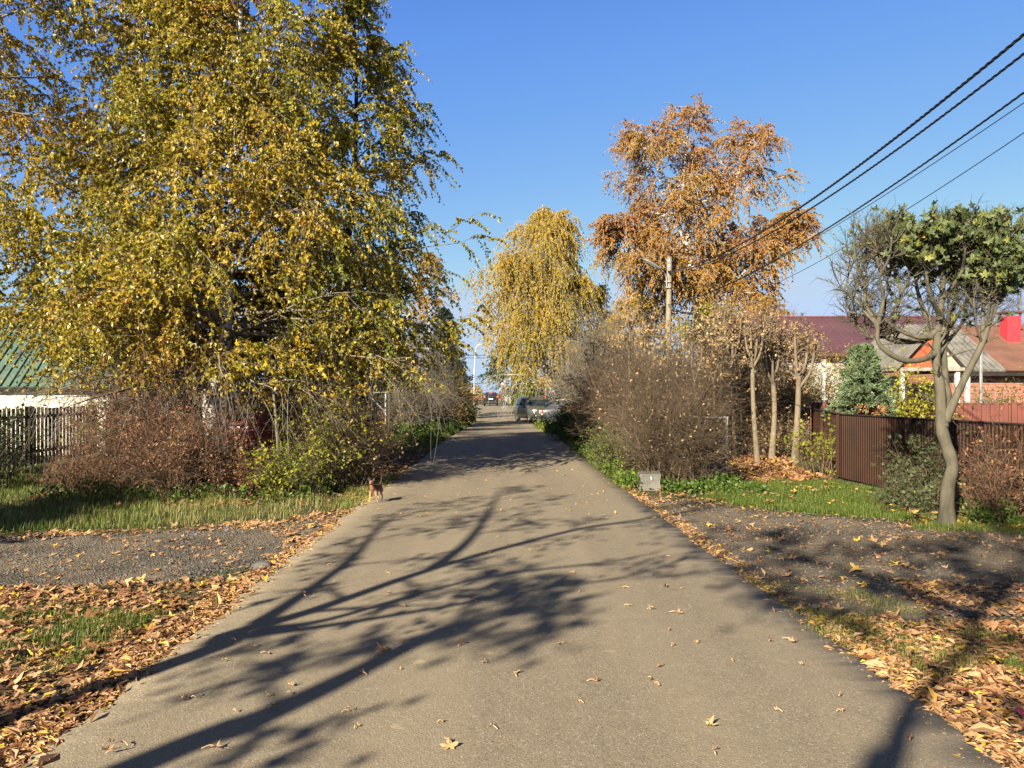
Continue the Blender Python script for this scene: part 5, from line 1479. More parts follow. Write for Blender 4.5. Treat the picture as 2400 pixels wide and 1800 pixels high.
# ------------------------------------------------------------------ weeping birch in the centre
bw = foot(1311, 60)
plant("birch_tree", "golden weeping birch with curved white trunk leaning over the parked grey suv", "tree", bw,
      [([(0, 0, 0)] + rel(bw, (1307, 945), (1288, 905), (1278, 870), (1262, 800), (1264, 700), (1266, 600), (1272, 480)), .30, .03),
       (rel(bw, (1274, 860), (1255, 790), (1240, 730), (1222, 660), (1205, 610)), .13, .02), (rel(bw, (1264, 700), (1278, 640), (1290, 570), (1300, 520)), .10, .02),
       (rel(bw, (1276, 850), (1295, 800, -.5), (1330, 740, -.6), (1360, 660, -.4)), .10, .02)],
      B_BIRCH, L_WEEP, 151, None, B_BIRCH, n1=30, t1=(.25, 1), prof=([0, .25, .6, .85, 1], [3.7, 4.0, 3.1, 2.0, .7]), up=(.35, 1.1), droop1=.28, n2=7, l2=.42, droop2=.45,
      n3=6, l3=1.5, ang3=.9, droop3=1.0, up3=-.5, nl=15, lsize=.18, hang=1.4, tint=(.45, .2), tz=.25, rt=.006, r2=.02, keep=.9, asp=.66, asym=(3.1, .22), zl=([2.3, 3.3], [0, 1]))
# tree in shadow over the far bend
bd = foot(1218, 80)
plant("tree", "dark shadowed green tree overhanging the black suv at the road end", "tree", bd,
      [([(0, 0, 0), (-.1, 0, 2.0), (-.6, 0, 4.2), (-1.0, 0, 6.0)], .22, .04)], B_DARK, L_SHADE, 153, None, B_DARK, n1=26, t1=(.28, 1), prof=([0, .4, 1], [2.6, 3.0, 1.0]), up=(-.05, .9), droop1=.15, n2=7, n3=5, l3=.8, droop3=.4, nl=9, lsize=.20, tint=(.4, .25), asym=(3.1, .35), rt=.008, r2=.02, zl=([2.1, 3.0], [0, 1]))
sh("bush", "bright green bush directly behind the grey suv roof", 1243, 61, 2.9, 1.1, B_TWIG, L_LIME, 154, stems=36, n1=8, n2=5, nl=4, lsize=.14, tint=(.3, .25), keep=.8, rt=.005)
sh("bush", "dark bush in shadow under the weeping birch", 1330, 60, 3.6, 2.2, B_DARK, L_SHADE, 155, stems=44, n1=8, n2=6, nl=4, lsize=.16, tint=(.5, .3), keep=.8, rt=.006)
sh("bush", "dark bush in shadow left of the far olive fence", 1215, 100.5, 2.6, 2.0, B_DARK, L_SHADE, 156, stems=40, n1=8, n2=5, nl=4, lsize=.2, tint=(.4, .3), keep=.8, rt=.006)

# ------------------------------------------------------------------ orange birches on the right
bo = foot(1650, 40)
plant("birch_tree", "tallest copper-orange birch with thinning top behind the utility pole", "tree", bo,
      [([(0, 0, 0)] + rel(bo, (1638, 780), (1618, 640), (1610, 540), (1602, 440), (1610, 330), (1625, 262)), .24, .025),
       (rel(bo, (1638, 760), (1665, 650), (1690, 540), (1720, 440), (1745, 370), (1760, 330)), .16, .02), (rel(bo, (1614, 600), (1590, 520), (1570, 440), (1530, 370), (1500, 330)), .10, .015),
       (rel(bo, (1642, 740), (1720, 660, -.5), (1800, 590, -.8), (1870, 530, -.8)), .07, .012), (rel(bo, (1630, 700), (1560, 640, -.6), (1490, 590, -.8), (1440, 550, -.8)), .10, .015)],
      B_BIRCH, L_ORANGE, 161, None, B_BIRCH, n1=28, t1=(.15, 1), prof=([0, .25, .6, .9, 1], [2.4, 3.0, 2.6, 1.6, .7]), up=(.1, 1.0), droop1=.12, n2=7, l2=.42, droop2=.25,
      n3=6, l3=.85, ang3=.8, droop3=.55, up3=-.15, nl=27, lsize=.108, hang=1.0, tint=(.40, .24), tz=.5, rt=.0065, r2=.018, keep=.95, zl=([4, 9, 13, 16.5], [1, .9, .7, .4]))
far_tree("birch_tree", "yellow birch low behind the utility pole shaft", 1490, 47, 7.6, 2.9, L_WEEP, 163, tint=(.55, .22), ls=.15, group="autumn trees behind the houses")
far_tree("larch_tree", "slender golden tree between weeping birch and copper birch", 1408, 66, 11.0, 1.3, L_YELLOW, 164, B_GREY, tint=(.6, .2), ls=.15, n1=30)
far_tree("willow_tree", "grey-green willow low between the weeping birch and the pole", 1428, 50, 6.2, 2.0, L_WILLOW, 165, B_GREY, tint=(.45, .22), ls=.15)
far_tree("tree", "green-yellow bushy tree behind the clipped trunks below the copper birch", 1670, 33, 5.0, 2.6, L_GREENB, 166, B_GREY, tint=(.62, .3), ls=.12, low=.1)
far_tree("birch_tree", "orange small tree between the clipped trunks and the burgundy roof", 1800, 34, 5.6, 1.9, L_ORANGE, 167, tint=(.4, .25), ls=.11, keep=.5)
GFB = "bare far trees behind the brick house"
for k_, (px_, Y_, h_, lab) in enumerate(((2340, 62, 10.5, "bare grey tree left of the red chimney far behind"), (2395, 58, 11.0, "bare grey tree at the right photo edge behind the brick house"), (2290, 70, 10, "bare grey tree showing through the pollarded crown"))):
    far_tree("bare_tree", lab, px_, Y_, h_, 2.6, None, 171 + k_, B_GREY, n1=26, n3=5, l3=.9, group=GFB, droop=-.1)

# ------------------------------------------------------------------ bare shrubs on the right
GR = "bare shrubs massed on the right verge"
sh("shrub", "dense grey-brown bare shrub nearest the concrete block", 1565, 13.7, 2.15, .85, B_TWIG, L_DRY, 181, group=GR, stems=58, n1=9, n2=5, nl=1, lsize=.05, tint=(.7, .3), keep=.13, wig=.3, rt=.0034, stem_r=.013)
sh("shrub", "dark bare shrub in front of the white metal frame", 1625, 13.5, 1.7, .5, B_TWIG, L_DRY, 182, group=GR, stems=60, n1=9, n2=5, nl=1, lsize=.05, tint=(.7, .3), keep=.12, wig=.3, rt=.0034, stem_r=.013)
sh("shrub", "tall bare shrub with a few dry tan leaves above the concrete block", 1510, 16.5, 2.9, 1.2, B_TWIG, L_DRY, 183, group=GR, stems=56, n1=9, n2=5, nl=1, lsize=.07, tint=(.75, .2), keep=.14, wig=.28, rt=.0042, stem_r=.016)
sh("shrub", "tall bare shrub below the lamp pole", 1590, 18.5, 3.1, 1.4, B_TWIG, L_DRY, 184, group=GR, stems=56, n1=9, n2=5, nl=1, lsize=.08, tint=(.75, .25), keep=.2, wig=.28, rt=.0042, stem_r=.016)
sh("shrub", "bare brown shrub leaning over the road verge, middle of the row", 1455, 22.0, 2.9, 1.5, B_TWIG, L_DRY, 185, group=GR, stems=58, n1=9, n2=5, nl=1, lsize=.07, tint=(.7, .3), keep=.16, rt=.005, wig=.28, stem_r=.016)
sh("shrub", "broad bare shrub hiding the front of the blue-grey hatchback", 1450, 29.0, 3.2, 1.7, B_TWIG, L_DRY, 186, group=GR, stems=90, n1=9, n2=5, nl=1, lsize=.08, tint=(.4, .3), keep=.08, rt=.006, stem_r=.02, wig=.28)
sh("shrub", "grey bare shrub rising towards the grey-green willow", 1430, 34.0, 4.9, 2.2, B_TWIGGREY, L_DRY, 187, group=GR, stems=90, n1=9, n2=5, nl=1, lsize=.09, tint=(.7, .3), keep=.12, rt=.0075, stem_r=.024, wig=.25)
sh("shrub", "bare brown shrub with yellow leaves among the clipped trunks", 1700, 20.5, 3.2, 1.5, B_TWIG, L_DRY, 188, group=GR, stems=70, n1=10, n2=6, nl=2, lsize=.08, tint=(.85, .2), keep=.12, rt=.005, wig=.25)
sh("shrub", "orange-brown leafy shrub beside the hatchback rear wheel", 1368, 35.0, 1.7, .8, B_TWIGRED, L_ORANGE, 189, group=GR, stems=46, n1=8, n2=6, nl=4, lsize=.085, tint=(.5, .35), keep=.6, rt=.003)
sh("shrub", "green and tan weedy shrub left of the concrete block", 1460, 15.6, 1.0, .85, B_TWIG, L_HERB, 190, group=GR, stems=54, n1=8, n2=5, nl=3, lsize=.05, tint=(.45, .3), keep=.5)
sh("shrub", "dark green weedy shrub on the verge below the hatchback", 1360, 26.0, 1.35, 1.15, B_TWIG, L_HERB, 191, group=GR, stems=54, n1=8, n2=6, nl=4, lsize=.065, tint=(.3, .25), keep=.7)
sh("shrub", "dark green ground-hugging shrub where the bare row meets the asphalt", 1330, 31.0, 1.0, 1.1, B_TWIG, L_HERB, 192, group=GR, stems=50, n1=8, n2=5, nl=4, lsize=.075, tint=(.35, .25), keep=.8)
for k_, (px_, Y_, top_, lab) in enumerate(((1395, 24, 770, "lone tan shoot with sparse leaves rising from the bare shrubs nearest the weeping birch"), (1535, 17.5, 742, "tall tan shoot just left of the utility pole shaft"), (1625, 17, 735, "tall dry-leaved shoot right of the utility pole shaft"), (1668, 17.4, 760, "forked tan shoot between the pole and the clipped trees"))):
    b8 = foot(px_, Y_)
    plant("sapling", lab, "tree", b8, [([(0, 0, 0)] + rel(b8, (px_ + 6, 930), (px_ - 4, 850), (px_, top_)), .022, .006), (rel(b8, (px_ + 2, 900), (px_ + 18, 840), (px_ + 26, top_ + 30)), .013, .005)], B_TAN, L_DRY, 230 + k_, "tan shoots above the bare shrubs", B_TAN,
          n1=11, t1=(.45, 1), prof=([0, 1], [.6, .25]), up=(.4, 1.0), n2=4, n3=2, l3=.2, nl=3, lsize=.085, tint=(.8, .2), keep=.5, rt=.004)
b9 = foot(1478, 19)
plant("sapling", "slim sapling with narrow pale dry leaves left of the utility pole", "tree", b9, [([(0, 0, 0)] + rel(b9, (1478, 950), (1474, 850), (1476, 780), (1470, 690)), .03, .008)], B_TAN, L_DRY, 193, None, B_TAN,
      n1=16, t1=(.6, 1), prof=([0, 1], [.55, .25]), up=(.3, .9), n2=5, n3=0, nl=7, lsize=.11, asp=.25, hang=1.2, tint=(.85, .15))

# the row of clipped trees
GT = "row of clipped young trees right of the bare shrubs"
TR = [(1723, 1070, 1716, 850, .052, "leftmost slim clipped tree of the row"), (1738, 1067, 1732, 900, .042, "thin mottled trunk second in the row"), (1755, 1060, 1742, 880, .036, "thinnest mottled trunk third in the row"),
      (1768, 1058, 1752, 860, .058, "brown clipped trunk leaning left behind the pale one"), (1776, 1082, 1764, 850, .062, "pale clipped trunk slanting left in the middle of the row"),
      (1808, 1076, 1812, 880, .075, "straight clipped trunk with a knobbly fork near its top"), (1697, 1062, 1690, 860, .045, "slim clipped stem half lost in the bare shrubs, left of the row"), (1790, 1060, 1788, 860, .04, "slender clipped stem between the slanting and the straight trunk"), (1832, 1058, 1838, 870, .045, "slender clipped stem just left of the thickest trunk"), (1884, 1052, 1890, 880, .04, "slender clipped stem right of the thickest trunk"), (1863, 1078, 1872, 900, .082, "thickest clipped trunk at the right end of the row")]
for k_, (bx, by, tx, ty, r_0, lab) in enumerate(TR):
    Yb = EYE * F / (by - HOR) * .985
    b = foot(bx, Yb, -.06); rng = np.random.default_rng(300 + k_)
    top = rel(b, (tx, ty))[0]
    mid = top * .55 + np.array((rng.normal(0, .03), 0, 0))
    tr_ = [([(0, 0, 0), mid, top, top + np.array((.02, 0, .5))], r_0, r_0 * .55)]
    nb = 4 if r_0 < .05 else 7
    for q in range(nb):
        a_ = rng.uniform(0, 6.28); o = rng.uniform(.12, .42); hh = rng.uniform(.7, 1.25)
        f0 = rng.uniform(-.25, .35)
        p0 = top + np.array((0, 0, f0))
        tr_.append(([p0, p0 + np.array((math.cos(a_) * o * .7, math.sin(a_) * o * .7, hh * .3)), p0 + np.array((math.cos(a_) * o, math.sin(a_) * o, hh * .65)), p0 + np.array((math.cos(a_) * o * 1.1, math.sin(a_) * o * 1.1, hh))], r_0 * .5, r_0 * .3))
    plant("clipped_tree", lab, "tree", b, tr_, B_TAN, L_DRY, 310 + k_, GT, B_TAN, n1=5, t1=(.55, 1), prof=([0, 1], [.3, .42]), up=(.5, 1.2), n2=4, l2=.5, n3=2, l3=.16, nl=3, lsize=.07, tint=(.5, .3), keep=.4, rt=.003, wig=.25, asp=.8)

# ------------------------------------------------------------------ the pollarded maple at the right
bm = foot(2219, 9.3, -.06)
def rp(*pp): return rel(bm, *pp)
limbs = [([(0, 0, 0)] + rp((2219, 1200), (2222, 1140), (2232, 1095), (2222, 1055), (2208, 1010), (2205, 960), (2202, 900), (2194, 850), (2196, 800), (2203, 740), (2210, 660), (2200, 590)), .092, .026),
         (rp((2208, 1000), (2222, 945, .06), (2216, 890, .08), (2212, 820, .1), (2222, 760, .14), (2240, 690, .2), (2235, 620, .25)), .05, .02),
         (rp((2215, 985), (2232, 950, -.05), (2262, 885, -.1), (2290, 830, -.14), (2310, 785, -.18), (2325, 720, -.2), (2345, 690, -.22), (2372, 655, -.2)), .05, .015),
         (rp((2305, 795, -.16), (2304, 740, -.1), (2308, 690, -.05), (2330, 640, 0)), .03, .012), (rp((2310, 785, -.16), (2330, 735, -.2), (2350, 680, -.3)), .022, .01),
         (rp((2190, 828), (2165, 842, -.12), (2120, 845, -.2), (2080, 825, -.24), (2058, 800, -.24), (2055, 760, -.2), (2030, 715, -.12), (2025, 660, -.1), (2015, 630, -.1)), .037, .014),
         (rp((2200, 770), (2165, 795, .05), (2110, 800, .1), (2080, 790, .12), (2070, 770, .1)), .046, .03), (rp((2180, 790), (2150, 790, -.08), (2100, 770, -.1), (2060, 740, -.1), (2010, 735, -.12), (1982, 752 - 22, -.12)), .03, .009),
         (rp((2072, 775, .1), (2095, 735, .05), (2110, 690, 0), (2100, 630, 0)), .028, .012), (rp((2056, 765, -.2), (2070, 700, -.2), (2062, 650, -.25), (2068, 600, -.25)), .026, .011),
         (rp((2030, 715, -.12), (1995, 690, -.1), (1965, 672, -.1)), .016, .006), (rp((2072, 790, .1), (2050, 792, .0), (2030, 794, -.05)), .017, .013),
         (rp((2198, 800), (2170, 740, .2), (2150, 680, .3), (2140, 610, .35)), .036, .013), (rp((2203, 740), (2180, 690, -.2), (2172, 640, -.25), (2185, 580, -.3)), .03, .012),
         (rp((2208, 700), (2240, 740 - 80, -.15), (2262, 620, -.2), (2270, 580, -.25)), .026, .011), (rp((2212, 790, .1), (2250, 730, .1), (2275, 690, .15), (2290, 640, .2)), .026, .01),
         (rp((2090, 690), (2080, 660, .2), (2090, 620, .25)), .02, .01), (rp((2110, 690, 0), (2130, 650, -.1), (2125, 600, -.15)), .02, .01), (rp((2200, 830), (2255, 760, .3), (2268, 742, .34), (2290, 735, .36)), .018, .01)]
rq = np.random.default_rng(44)
for q in range(60):
    src = limbs[rq.integers(0, 17)][0]; f_ = rq.uniform(.45, .98); i_ = min(int(f_ * (len(src) - 1)), len(src) - 2); p_ = src[i_] * (1 - (f_ * (len(src) - 1) - i_)) + src[i_ + 1] * (f_ * (len(src) - 1) - i_)
    if p_[2] < 1.5: continue
    a_ = rq.uniform(0, 6.28); o_ = rq.uniform(.05, .28); h_ = min(rq.uniform(.3, .8), 3.5 - p_[2])
    if h_ < .15: continue
    limbs.append(([p_, p_ + np.array((math.cos(a_) * o_ * .7, math.sin(a_) * o_ * .7, h_ * .4)), p_ + np.array((math.cos(a_) * o_, math.sin(a_) * o_, h_))], rq.uniform(.012, .021), rq.uniform(.007, .012)))
plant("pollarded_tree", "pollarded maple with smooth grey trunk, sawn limbs and a flat cap of green leaves", "tree", bm, limbs, B_POLL, L_MAPLEG, 401, None, B_POLL,
      n1=9, t1=(.45, 1), prof=([0, 1], [.25, .36]), up=(.3, 1.2), droop1=0, n2=4, l2=.55, ang2=.5, n3=2, l3=.14, up2=.3, nl=4, lsize=.14, broad=True, tint=(.38, .22), rk=.4, rt=.0028, r2=.006, keep=.9, curl=.35,
      lfilter=lambda p: np.clip((p[:, 2] - 2.98 + .38 * np.clip(p[:, 0] + .1, -.6, .9)) / .35, .012, .42) * (p[:, 2] < 3.8) * np.where(p[:, 0] < -.75, .06, 1), wig=.12, lump=.10)

# plants by the right fence
GF = "plants against the dark corrugated fence"
sh("shrub", "dark green leafy shrub behind the pollarded trunk, against the brown fence", 2165, 11.2, 1.15, .55, B_TWIG, L_MAPLEG, 411, group=GF, stems=26, n1=8, n2=5, nl=2, lsize=.085, tint=(.12, .12), keep=.55, broad=True)
sh("shrub", "spreading low bramble with dark leaves below the brown fence, left of the trunk", 2150, 10.6, .62, .7, B_TWIG, L_MAPLEG, 412, group=GF, stems=36, n1=8, n2=5, nl=2, lsize=.065, tint=(.2, .16), keep=.6, broad=True, lean=.9)
sh("shrub", "lime-leaved climbing plant on the corner of the brown fence", 1925, 15.0, 1.25, .6, B_TWIGRED, L_LIME, 413, group=GF, stems=20, n1=7, n2=5, nl=2, lsize=.10, tint=(.45, .22), keep=.42, broad=True)
sh("shrub", "brown twiggy shrub at the right photo edge against the fence", 2360, 9.6, 1.15, .6, B_TWIGRED, L_RED, 414, group=GF, stems=34, n1=8, n2=5, nl=2, lsize=.045, tint=(.5, .25), keep=.35)
sh("shrub", "small copper-leaved twigs right of the pollarded trunk by the fence", 2290, 10.2, .75, .35, B_TWIGRED, L_DRY, 415, group=GF, stems=12, n1=6, n2=4, nl=2, lsize=.06, tint=(.4, .3), keep=.6)
sh("shrub", "low green weeds at the fence foot by the right photo edge", 2345, 9.5, .4, .55, B_TWIG, L_HERB, 416, group=GF, stems=36, n1=6, n2=4, nl=3, lsize=.055, tint=(.35, .2), keep=.8)
sh("shrub", "yellow-green shrub between the small pine and the porch", 2105, 18.6, 2.25, .62, B_TWIG, L_LIME, 417, group=GF, stems=22, n1=8, n2=5, nl=3, lsize=.085, tint=(.75, .2), keep=.7)
sh("shrub", "pale yellow shrub with thin leaves before the white porch wall", 2165, 19.2, 1.7, .7, B_TWIG, L_LIME, 418, group=GF, stems=22, n1=8, n2=5, nl=3, lsize=.075, tint=(.8, .2), keep=.55)
sh("shrub", "tangled bare climber on the brick wall right of the pollarded tree", 2265, 19.8, 2.0, 1.0, B_TWIGGREY, L_GREENB, 419, group=GF, stems=40, n1=8, n2=6, nl=2, lsize=.06, tint=(.5, .25), keep=.12)
sh("shrub", "green-gold climber covering the brick wall near the right photo edge", 2390, 19.6, 1.95, .9, B_TWIG, L_GREENB, 420, group=GF, stems=34, n1=8, n2=6, nl=3, lsize=.07, tint=(.5, .25), keep=.6)
sh("shrub", "brown-leaved vine hanging under the burgundy eave above the small pine", 2030, 24, 3.15, .9, B_TWIGRED, L_ORANGE, 421, group=GF, stems=20, n1=8, n2=6, nl=4, lsize=.09, tint=(.6, .3), keep=.6, zl=([0, .6, .8], [0, .2, 1]))
sh("shrub", "gold-leaved shrub before the white wall behind the clipped trees", 1890, 25, 2.9, 1.5, B_TWIG, L_LIME, 422, group=GF, stems=40, n1=8, n2=6, nl=3, lsize=.085, tint=(.8, .25), keep=.45)
sh("shrub", "green shrub glimpsed between the clipped trunks", 1790, 24, 2.6, 1.3, B_TWIG, L_LIME, 423, group=GF, stems=40, n1=8, n2=6, nl=3, lsize=.09, tint=(.5, .3), keep=.5)
sh("shrub", "brown thicket of dry-leaved twigs filling the middle of the clipped row", 1745, 20.8, 3.2, 1.3, B_TWIG, L_DRY, 425, group=GR, stems=70, n1=9, n2=6, nl=2, lsize=.08, tint=(.65, .25), keep=.3, rt=.004, stem_r=.016, wig=.28)
sh("shrub", "brown thicket of dry-leaved twigs behind the right end of the clipped row", 1840, 21.5, 3.0, 1.3, B_TWIG, L_DRY, 426, group=GR, stems=64, n1=9, n2=6, nl=2, lsize=.08, tint=(.75, .2), keep=.35, rt=.004, stem_r=.016, wig=.28)
sh("shrub", "undergrowth of bare canes beneath the clipped trunks", 1800, 19.8, 1.3, 1.6, B_TAN, L_DRY, 424, group=GF, stems=80, n1=7, n2=4, nl=2, lsize=.07, tint=(.6, .3), keep=.3)

# ------------------------------------------------------------------ trees behind the viewer whose shadows cross the road
A2 = np.array((math.sin(SUN_AZ), math.cos(SUN_AZ)))
def shadow_tree(name, label, B, lines, seed, keep, nl=8, n1=7, prof=([0, 1], [.9, .5]), leaf=L_YELLOW, ls=.10, **k):
    """limbs standing in the plane through B square to the sun, so that their shadows fall on the given road points"""
    tr_ = []
    for ln, r0, r1, *nn in lines:
        pts = []
        for q in ln:
            if len(q) == 3: pts.append(np.array(q, float)); continue
            Q = gr(*q) if max(q) > 60 else np.array(q)
            D = float((Q - B) @ A2); P = Q - A2 * D
            pts.append(np.array((P[0] - B[0], P[1] - B[1], math.tan(SUN_EL) * D)))
        tr_.append((pts, r0, r1, *nn))
    return plant(name, label, "tree", (B[0], B[1], -.05), tr_, B_GREY, leaf, seed, "maples beside the road behind the viewer", B_GREY, n1=n1, t1=(.35, 1), prof=prof, up=(.2, 1.1), n2=5, l2=.45, n3=4, l3=.35, nl=nl, lsize=ls, broad=False, hang=.5, asp=1.0, tint=(.5, .25), keep=keep, **k)
B2 = np.array((-4.75, .95))
shadow_tree("maple_tree", "forked maple left of the viewer whose limbs shade the middle of the road", B2,
    [([(0, 0, 0), (390, 1560), (560, 1480), (753, 1427), (1053, 1324), (1349, 1243), (1496, 1218), (1700, 1180)], .088, .022),
     ([(640, 1450), (760, 1370), (850, 1300), (900, 1240), (960, 1190)], .05, .012),
     ([(1040, 1327), (1116, 1264), (1159, 1197), (1180, 1150)], .055, .015),
     ([(640, 1468), (800, 1445), (1053, 1374), (1222, 1340), (1433, 1315), (1560, 1290)], .04, .01, 4),
     ([(600, 1482), (800, 1459), (1095, 1412), (1306, 1374), (1475, 1349), (1640, 1300)], .04, .01, 4)], 501, .34, nl=6, n1=8, prof=([0, 1], [1.0, .7]), ls=.075)
B1 = np.array((-5.35, -2.3))
shadow_tree("maple_tree", "lopped maple behind the viewer casting the lowest broad shadow streak", B1,
    [([(0, 0, 0), (240, 1830), (600, 1690), (800, 1600), (1000, 1500), (1085, 1462)], .11, .065),
     ([(1060, 1475), (1180, 1440), (1300, 1430)], .03, .008), ([(1050, 1478), (1150, 1480), (1260, 1510)], .03, .008), ([(700, 1645), (640, 1560), (600, 1540)], .025, .006), ([(1085, 1462), (1160, 1380), (1300, 1340)], .03, .008)], 503, .5, nl=4, n1=3, prof=([0, 1], [.35, .3]), ls=.09)
B3 = np.array((-3.85, -5.1))
shadow_tree("maple_tree", "tall maple behind the viewer shading the gravel on the right", B3,
    [([(0, 0, 0), (1990, 1960), (2090, 1785), (2143, 1640), (2273, 1496), (2297, 1435), (2330, 1370), (2200, 1290)], .078, .02),
     ([(2297, 1435), (2080, 1370), (1950, 1320), (1750, 1260)], .06, .012), ([(2310, 1410), (2430, 1330), (2550, 1290)], .06, .012), ([(2330, 1370), (2420, 1290), (2450, 1240)], .04, .01), ([(2280, 1480), (2000, 1420), (1800, 1400)], .035, .008)], 505, .36, nl=6, n1=8, prof=([0, 1], [1.5, .8]), ls=.10)

plant("tree", "leafy tree outside the left photo edge shading the grass below the picket fence", "tree", (-11.2, 3.4, -.05), [([(0, 0, 0), (.1, 0, 2), (0, 0, 4.3)], .13, .03)], B_DARK, L_GREENB, 511, None, B_TWIG,
      n1=44, t1=(.3, 1), prof=([0, .4, 1], [1.5, 2.0, .8]), up=(0, 1.0), n2=8, n3=6, l3=.45, nl=10, lsize=.11, tint=(.5, .25))
# ------------------------------------------------------------------ far thicket on the horizon
rng = np.random.default_rng(55)
mb = MB(); n = 26000
x = rng.uniform(-70, 60, n); y = rng.uniform(150, 175, n)
hgt = 2.6 + 1.1 * np.sin(x * .35) + .8 * np.sin(x * .9 + 2) + .5 * np.sin(x * 2.3)
z = rng.uniform(0, 1, n) ** .7 * hgt
leaf_quads(mb, rng, np.stack([x, y, z - .1], 1), .42, .8, .3, np.clip(.45 + .25 * np.sin(x * .5) + rng.normal(0, .2, n), .02, .98))
tag(mb.build("far_thicket", leafm("far_thicket_leaf", [(0, (.13, .12, .05)), (.5, (.30, .20, .06)), (1, (.42, .27, .10))], .3)), "hazy golden thicket along the horizon behind the black suv", "thicket", None, "stuff")
# ------------------------------------------------------------------ grass, ground cover and fallen leaves
def G(*pp): return [tuple(gr(*q)) for q in pp]
rng = np.random.default_rng(77)
def zg(y): return gz(y) - .035

def grass(name, label, poly, n, h, w, tint, lean=.35, seed=1, clump=0.0):
    r = np.random.default_rng(seed)
    xy = scatter(r, poly, n)
    hh = np.full(n, h)
    if clump:
        s = np.sin(xy[:, 0] * 5.1 + np.sin(xy[:, 1] * 3)) * np.sin(xy[:, 1] * 4.3 + 1)
        hh = h * (1 + clump * s)
    mb = MB(); ti = np.clip(tint[0] + tint[1] * r.normal(0, 1, n), .02, .98)
    blades(mb, r, xy, zg(xy[:, 1]), hh, w, ti, lean)
    return tag(mb.build(name, L_GRASS), label, "grass", None, "stuff")
grass("tall_grass", "tall green grass in front of the red shrubs on the left", [(-4.3, 9.15), (-3.0, 9.7), (-2.25, 10.9), (-2.5, 12.2), (-4.4, 11.9), (-6.6, 11.8), (-6.9, 9.3)], 6500, .125, .006, (.72, .27), .7, 1, .85)
grass("grass", "shaded short grass at the left photo edge below the picket fence", [(-12, 8.3), (-6.5, 8.6), (-4.2, 9.2), (-5.8, 12.5), (-9.7, 17), (-12, 17)], 26000, .12, .008, (.38, .2), .5, 2, .2)
grass("grass", "sunlit green lawn between gravel and the dark corrugated fence", [(2.9, 11.6), (3.6, 10.6), (4.7, 9.9), (5.6, 9.4), (6.4, 9.6), (6.2, 12.6), (5.8, 14.2), (3.6, 13.8)], 34000, .085, .007, (.33, .2), .6, 3, .2)
grass("grass", "thin dry grass among fallen leaves on the right road edge", [(1.98, 4.2), (2.6, 4.4), (3.3, 5.0), (2.8, 6.2), (2.0, 6.6)], 9000, .055, .004, (.62, .25), .8, 4, .6)
grass("grass", "sparse grass tufts poking through the leaf carpet at lower left", [(-5, 4.6), (-2.6, 4.4), (-2.5, 5.6), (-5, 6.0)], 9000, .075, .006, (.35, .2), .7, 5, .9)
grass("grass", "dark grass tuft at the right photo edge among orange leaves", [(2.9, 3.9), (3.2, 3.9), (3.3, 4.6), (2.9, 4.6)], 1500, .10, .005, (.3, .15), .7, 6)
grass("grass", "grass strip along the left road edge beside the dog", [(-2.3, 10.4), (-2.12, 11), (-2.2, 14.5), (-2.9, 14.5), (-2.6, 11.5)], 3600, .10, .006, (.6, .25), .6, 7)
grass("grass", "green verge grass beyond the gate frame on the left", [(-2.35, 20), (-2.35, 36), (-2.8, 52), (-4.6, 52), (-6.5, 32), (-6, 20)], 22000, .16, .02, (.36, .2), .5, 8, .3)
grass("grass", "lush grass at the foot of the bare shrubs on the right", [(1.8, 13.4), (1.75, 30), (3.6, 30), (3.6, 13.4)], 14000, .16, .012, (.38, .2), .6, 9, .3)
grass("grass", "grass around the foot of the pollarded trunk", [(4.7, 9.0), (6.3, 8.7), (6.3, 9.6), (5.0, 9.7)], 4500, .09, .007, (.4, .2), .6, 10, .3)
grass("far_grass", "distant verge grass on both sides of the far road", [(-9, 52), (-3.1, 52), (-4.9, 98), (-14, 98)], 16000, .22, .05, (.4, .2), .5, 11, .3)

def herbs(name, label, poly, n, size, h, tint, seed, leaf=L_HERB):
    r = np.random.default_rng(seed)
    xy = scatter(r, poly, n)
    pos = np.column_stack([xy, zg(xy[:, 1]) + r.random(n) ** 1.3 * h * (1 + .5 * np.sin(xy[:, 0] * 4) * np.sin(xy[:, 1] * 3))])
    mb = MB(); ti = np.clip(tint[0] + tint[1] * r.normal(0, 1, n), .02, .98)
    leaf_quads(mb, r, pos, size, .9, -.15, ti)
    return tag(mb.build(name, leaf), label, "ground cover", None, "stuff")
herbs("ground_cover", "low bright green leafy ground cover beside the concrete block", [(1.8, 12.6), (2.1, 12.7), (2.2, 16), (2.9, 17.5), (1.75, 22)], 4200, .06, .22, (.5, .25), 21)
herbs("ground_cover", "dark green leaves under the bare shrub nearest the gravel", [(2.5, 12.4), (4.1, 12.1), (4.0, 14), (2.4, 14)], 2600, .055, .16, (.35, .2), 22)
herbs("ground_cover", "green weeds below the grey bushes by the left road edge", [(-2.4, 24), (-2.6, 40), (-4.6, 40), (-5.5, 24)], 6000, .09, .5, (.4, .25), 23)
herbs("ground_cover", "weeds under the birch and red shrubs", [(-7, 10.8), (-2.8, 11.2), (-2.6, 15), (-7.5, 15)], 4200, .06, .25, (.3, .25), 24)
herbs("ground_cover", "yellowing weeds at the verge by the hatchback", [(1.35, 30), (1.2, 42), (2.2, 42), (3.2, 30)], 2600, .10, .35, (.75, .2), 25)

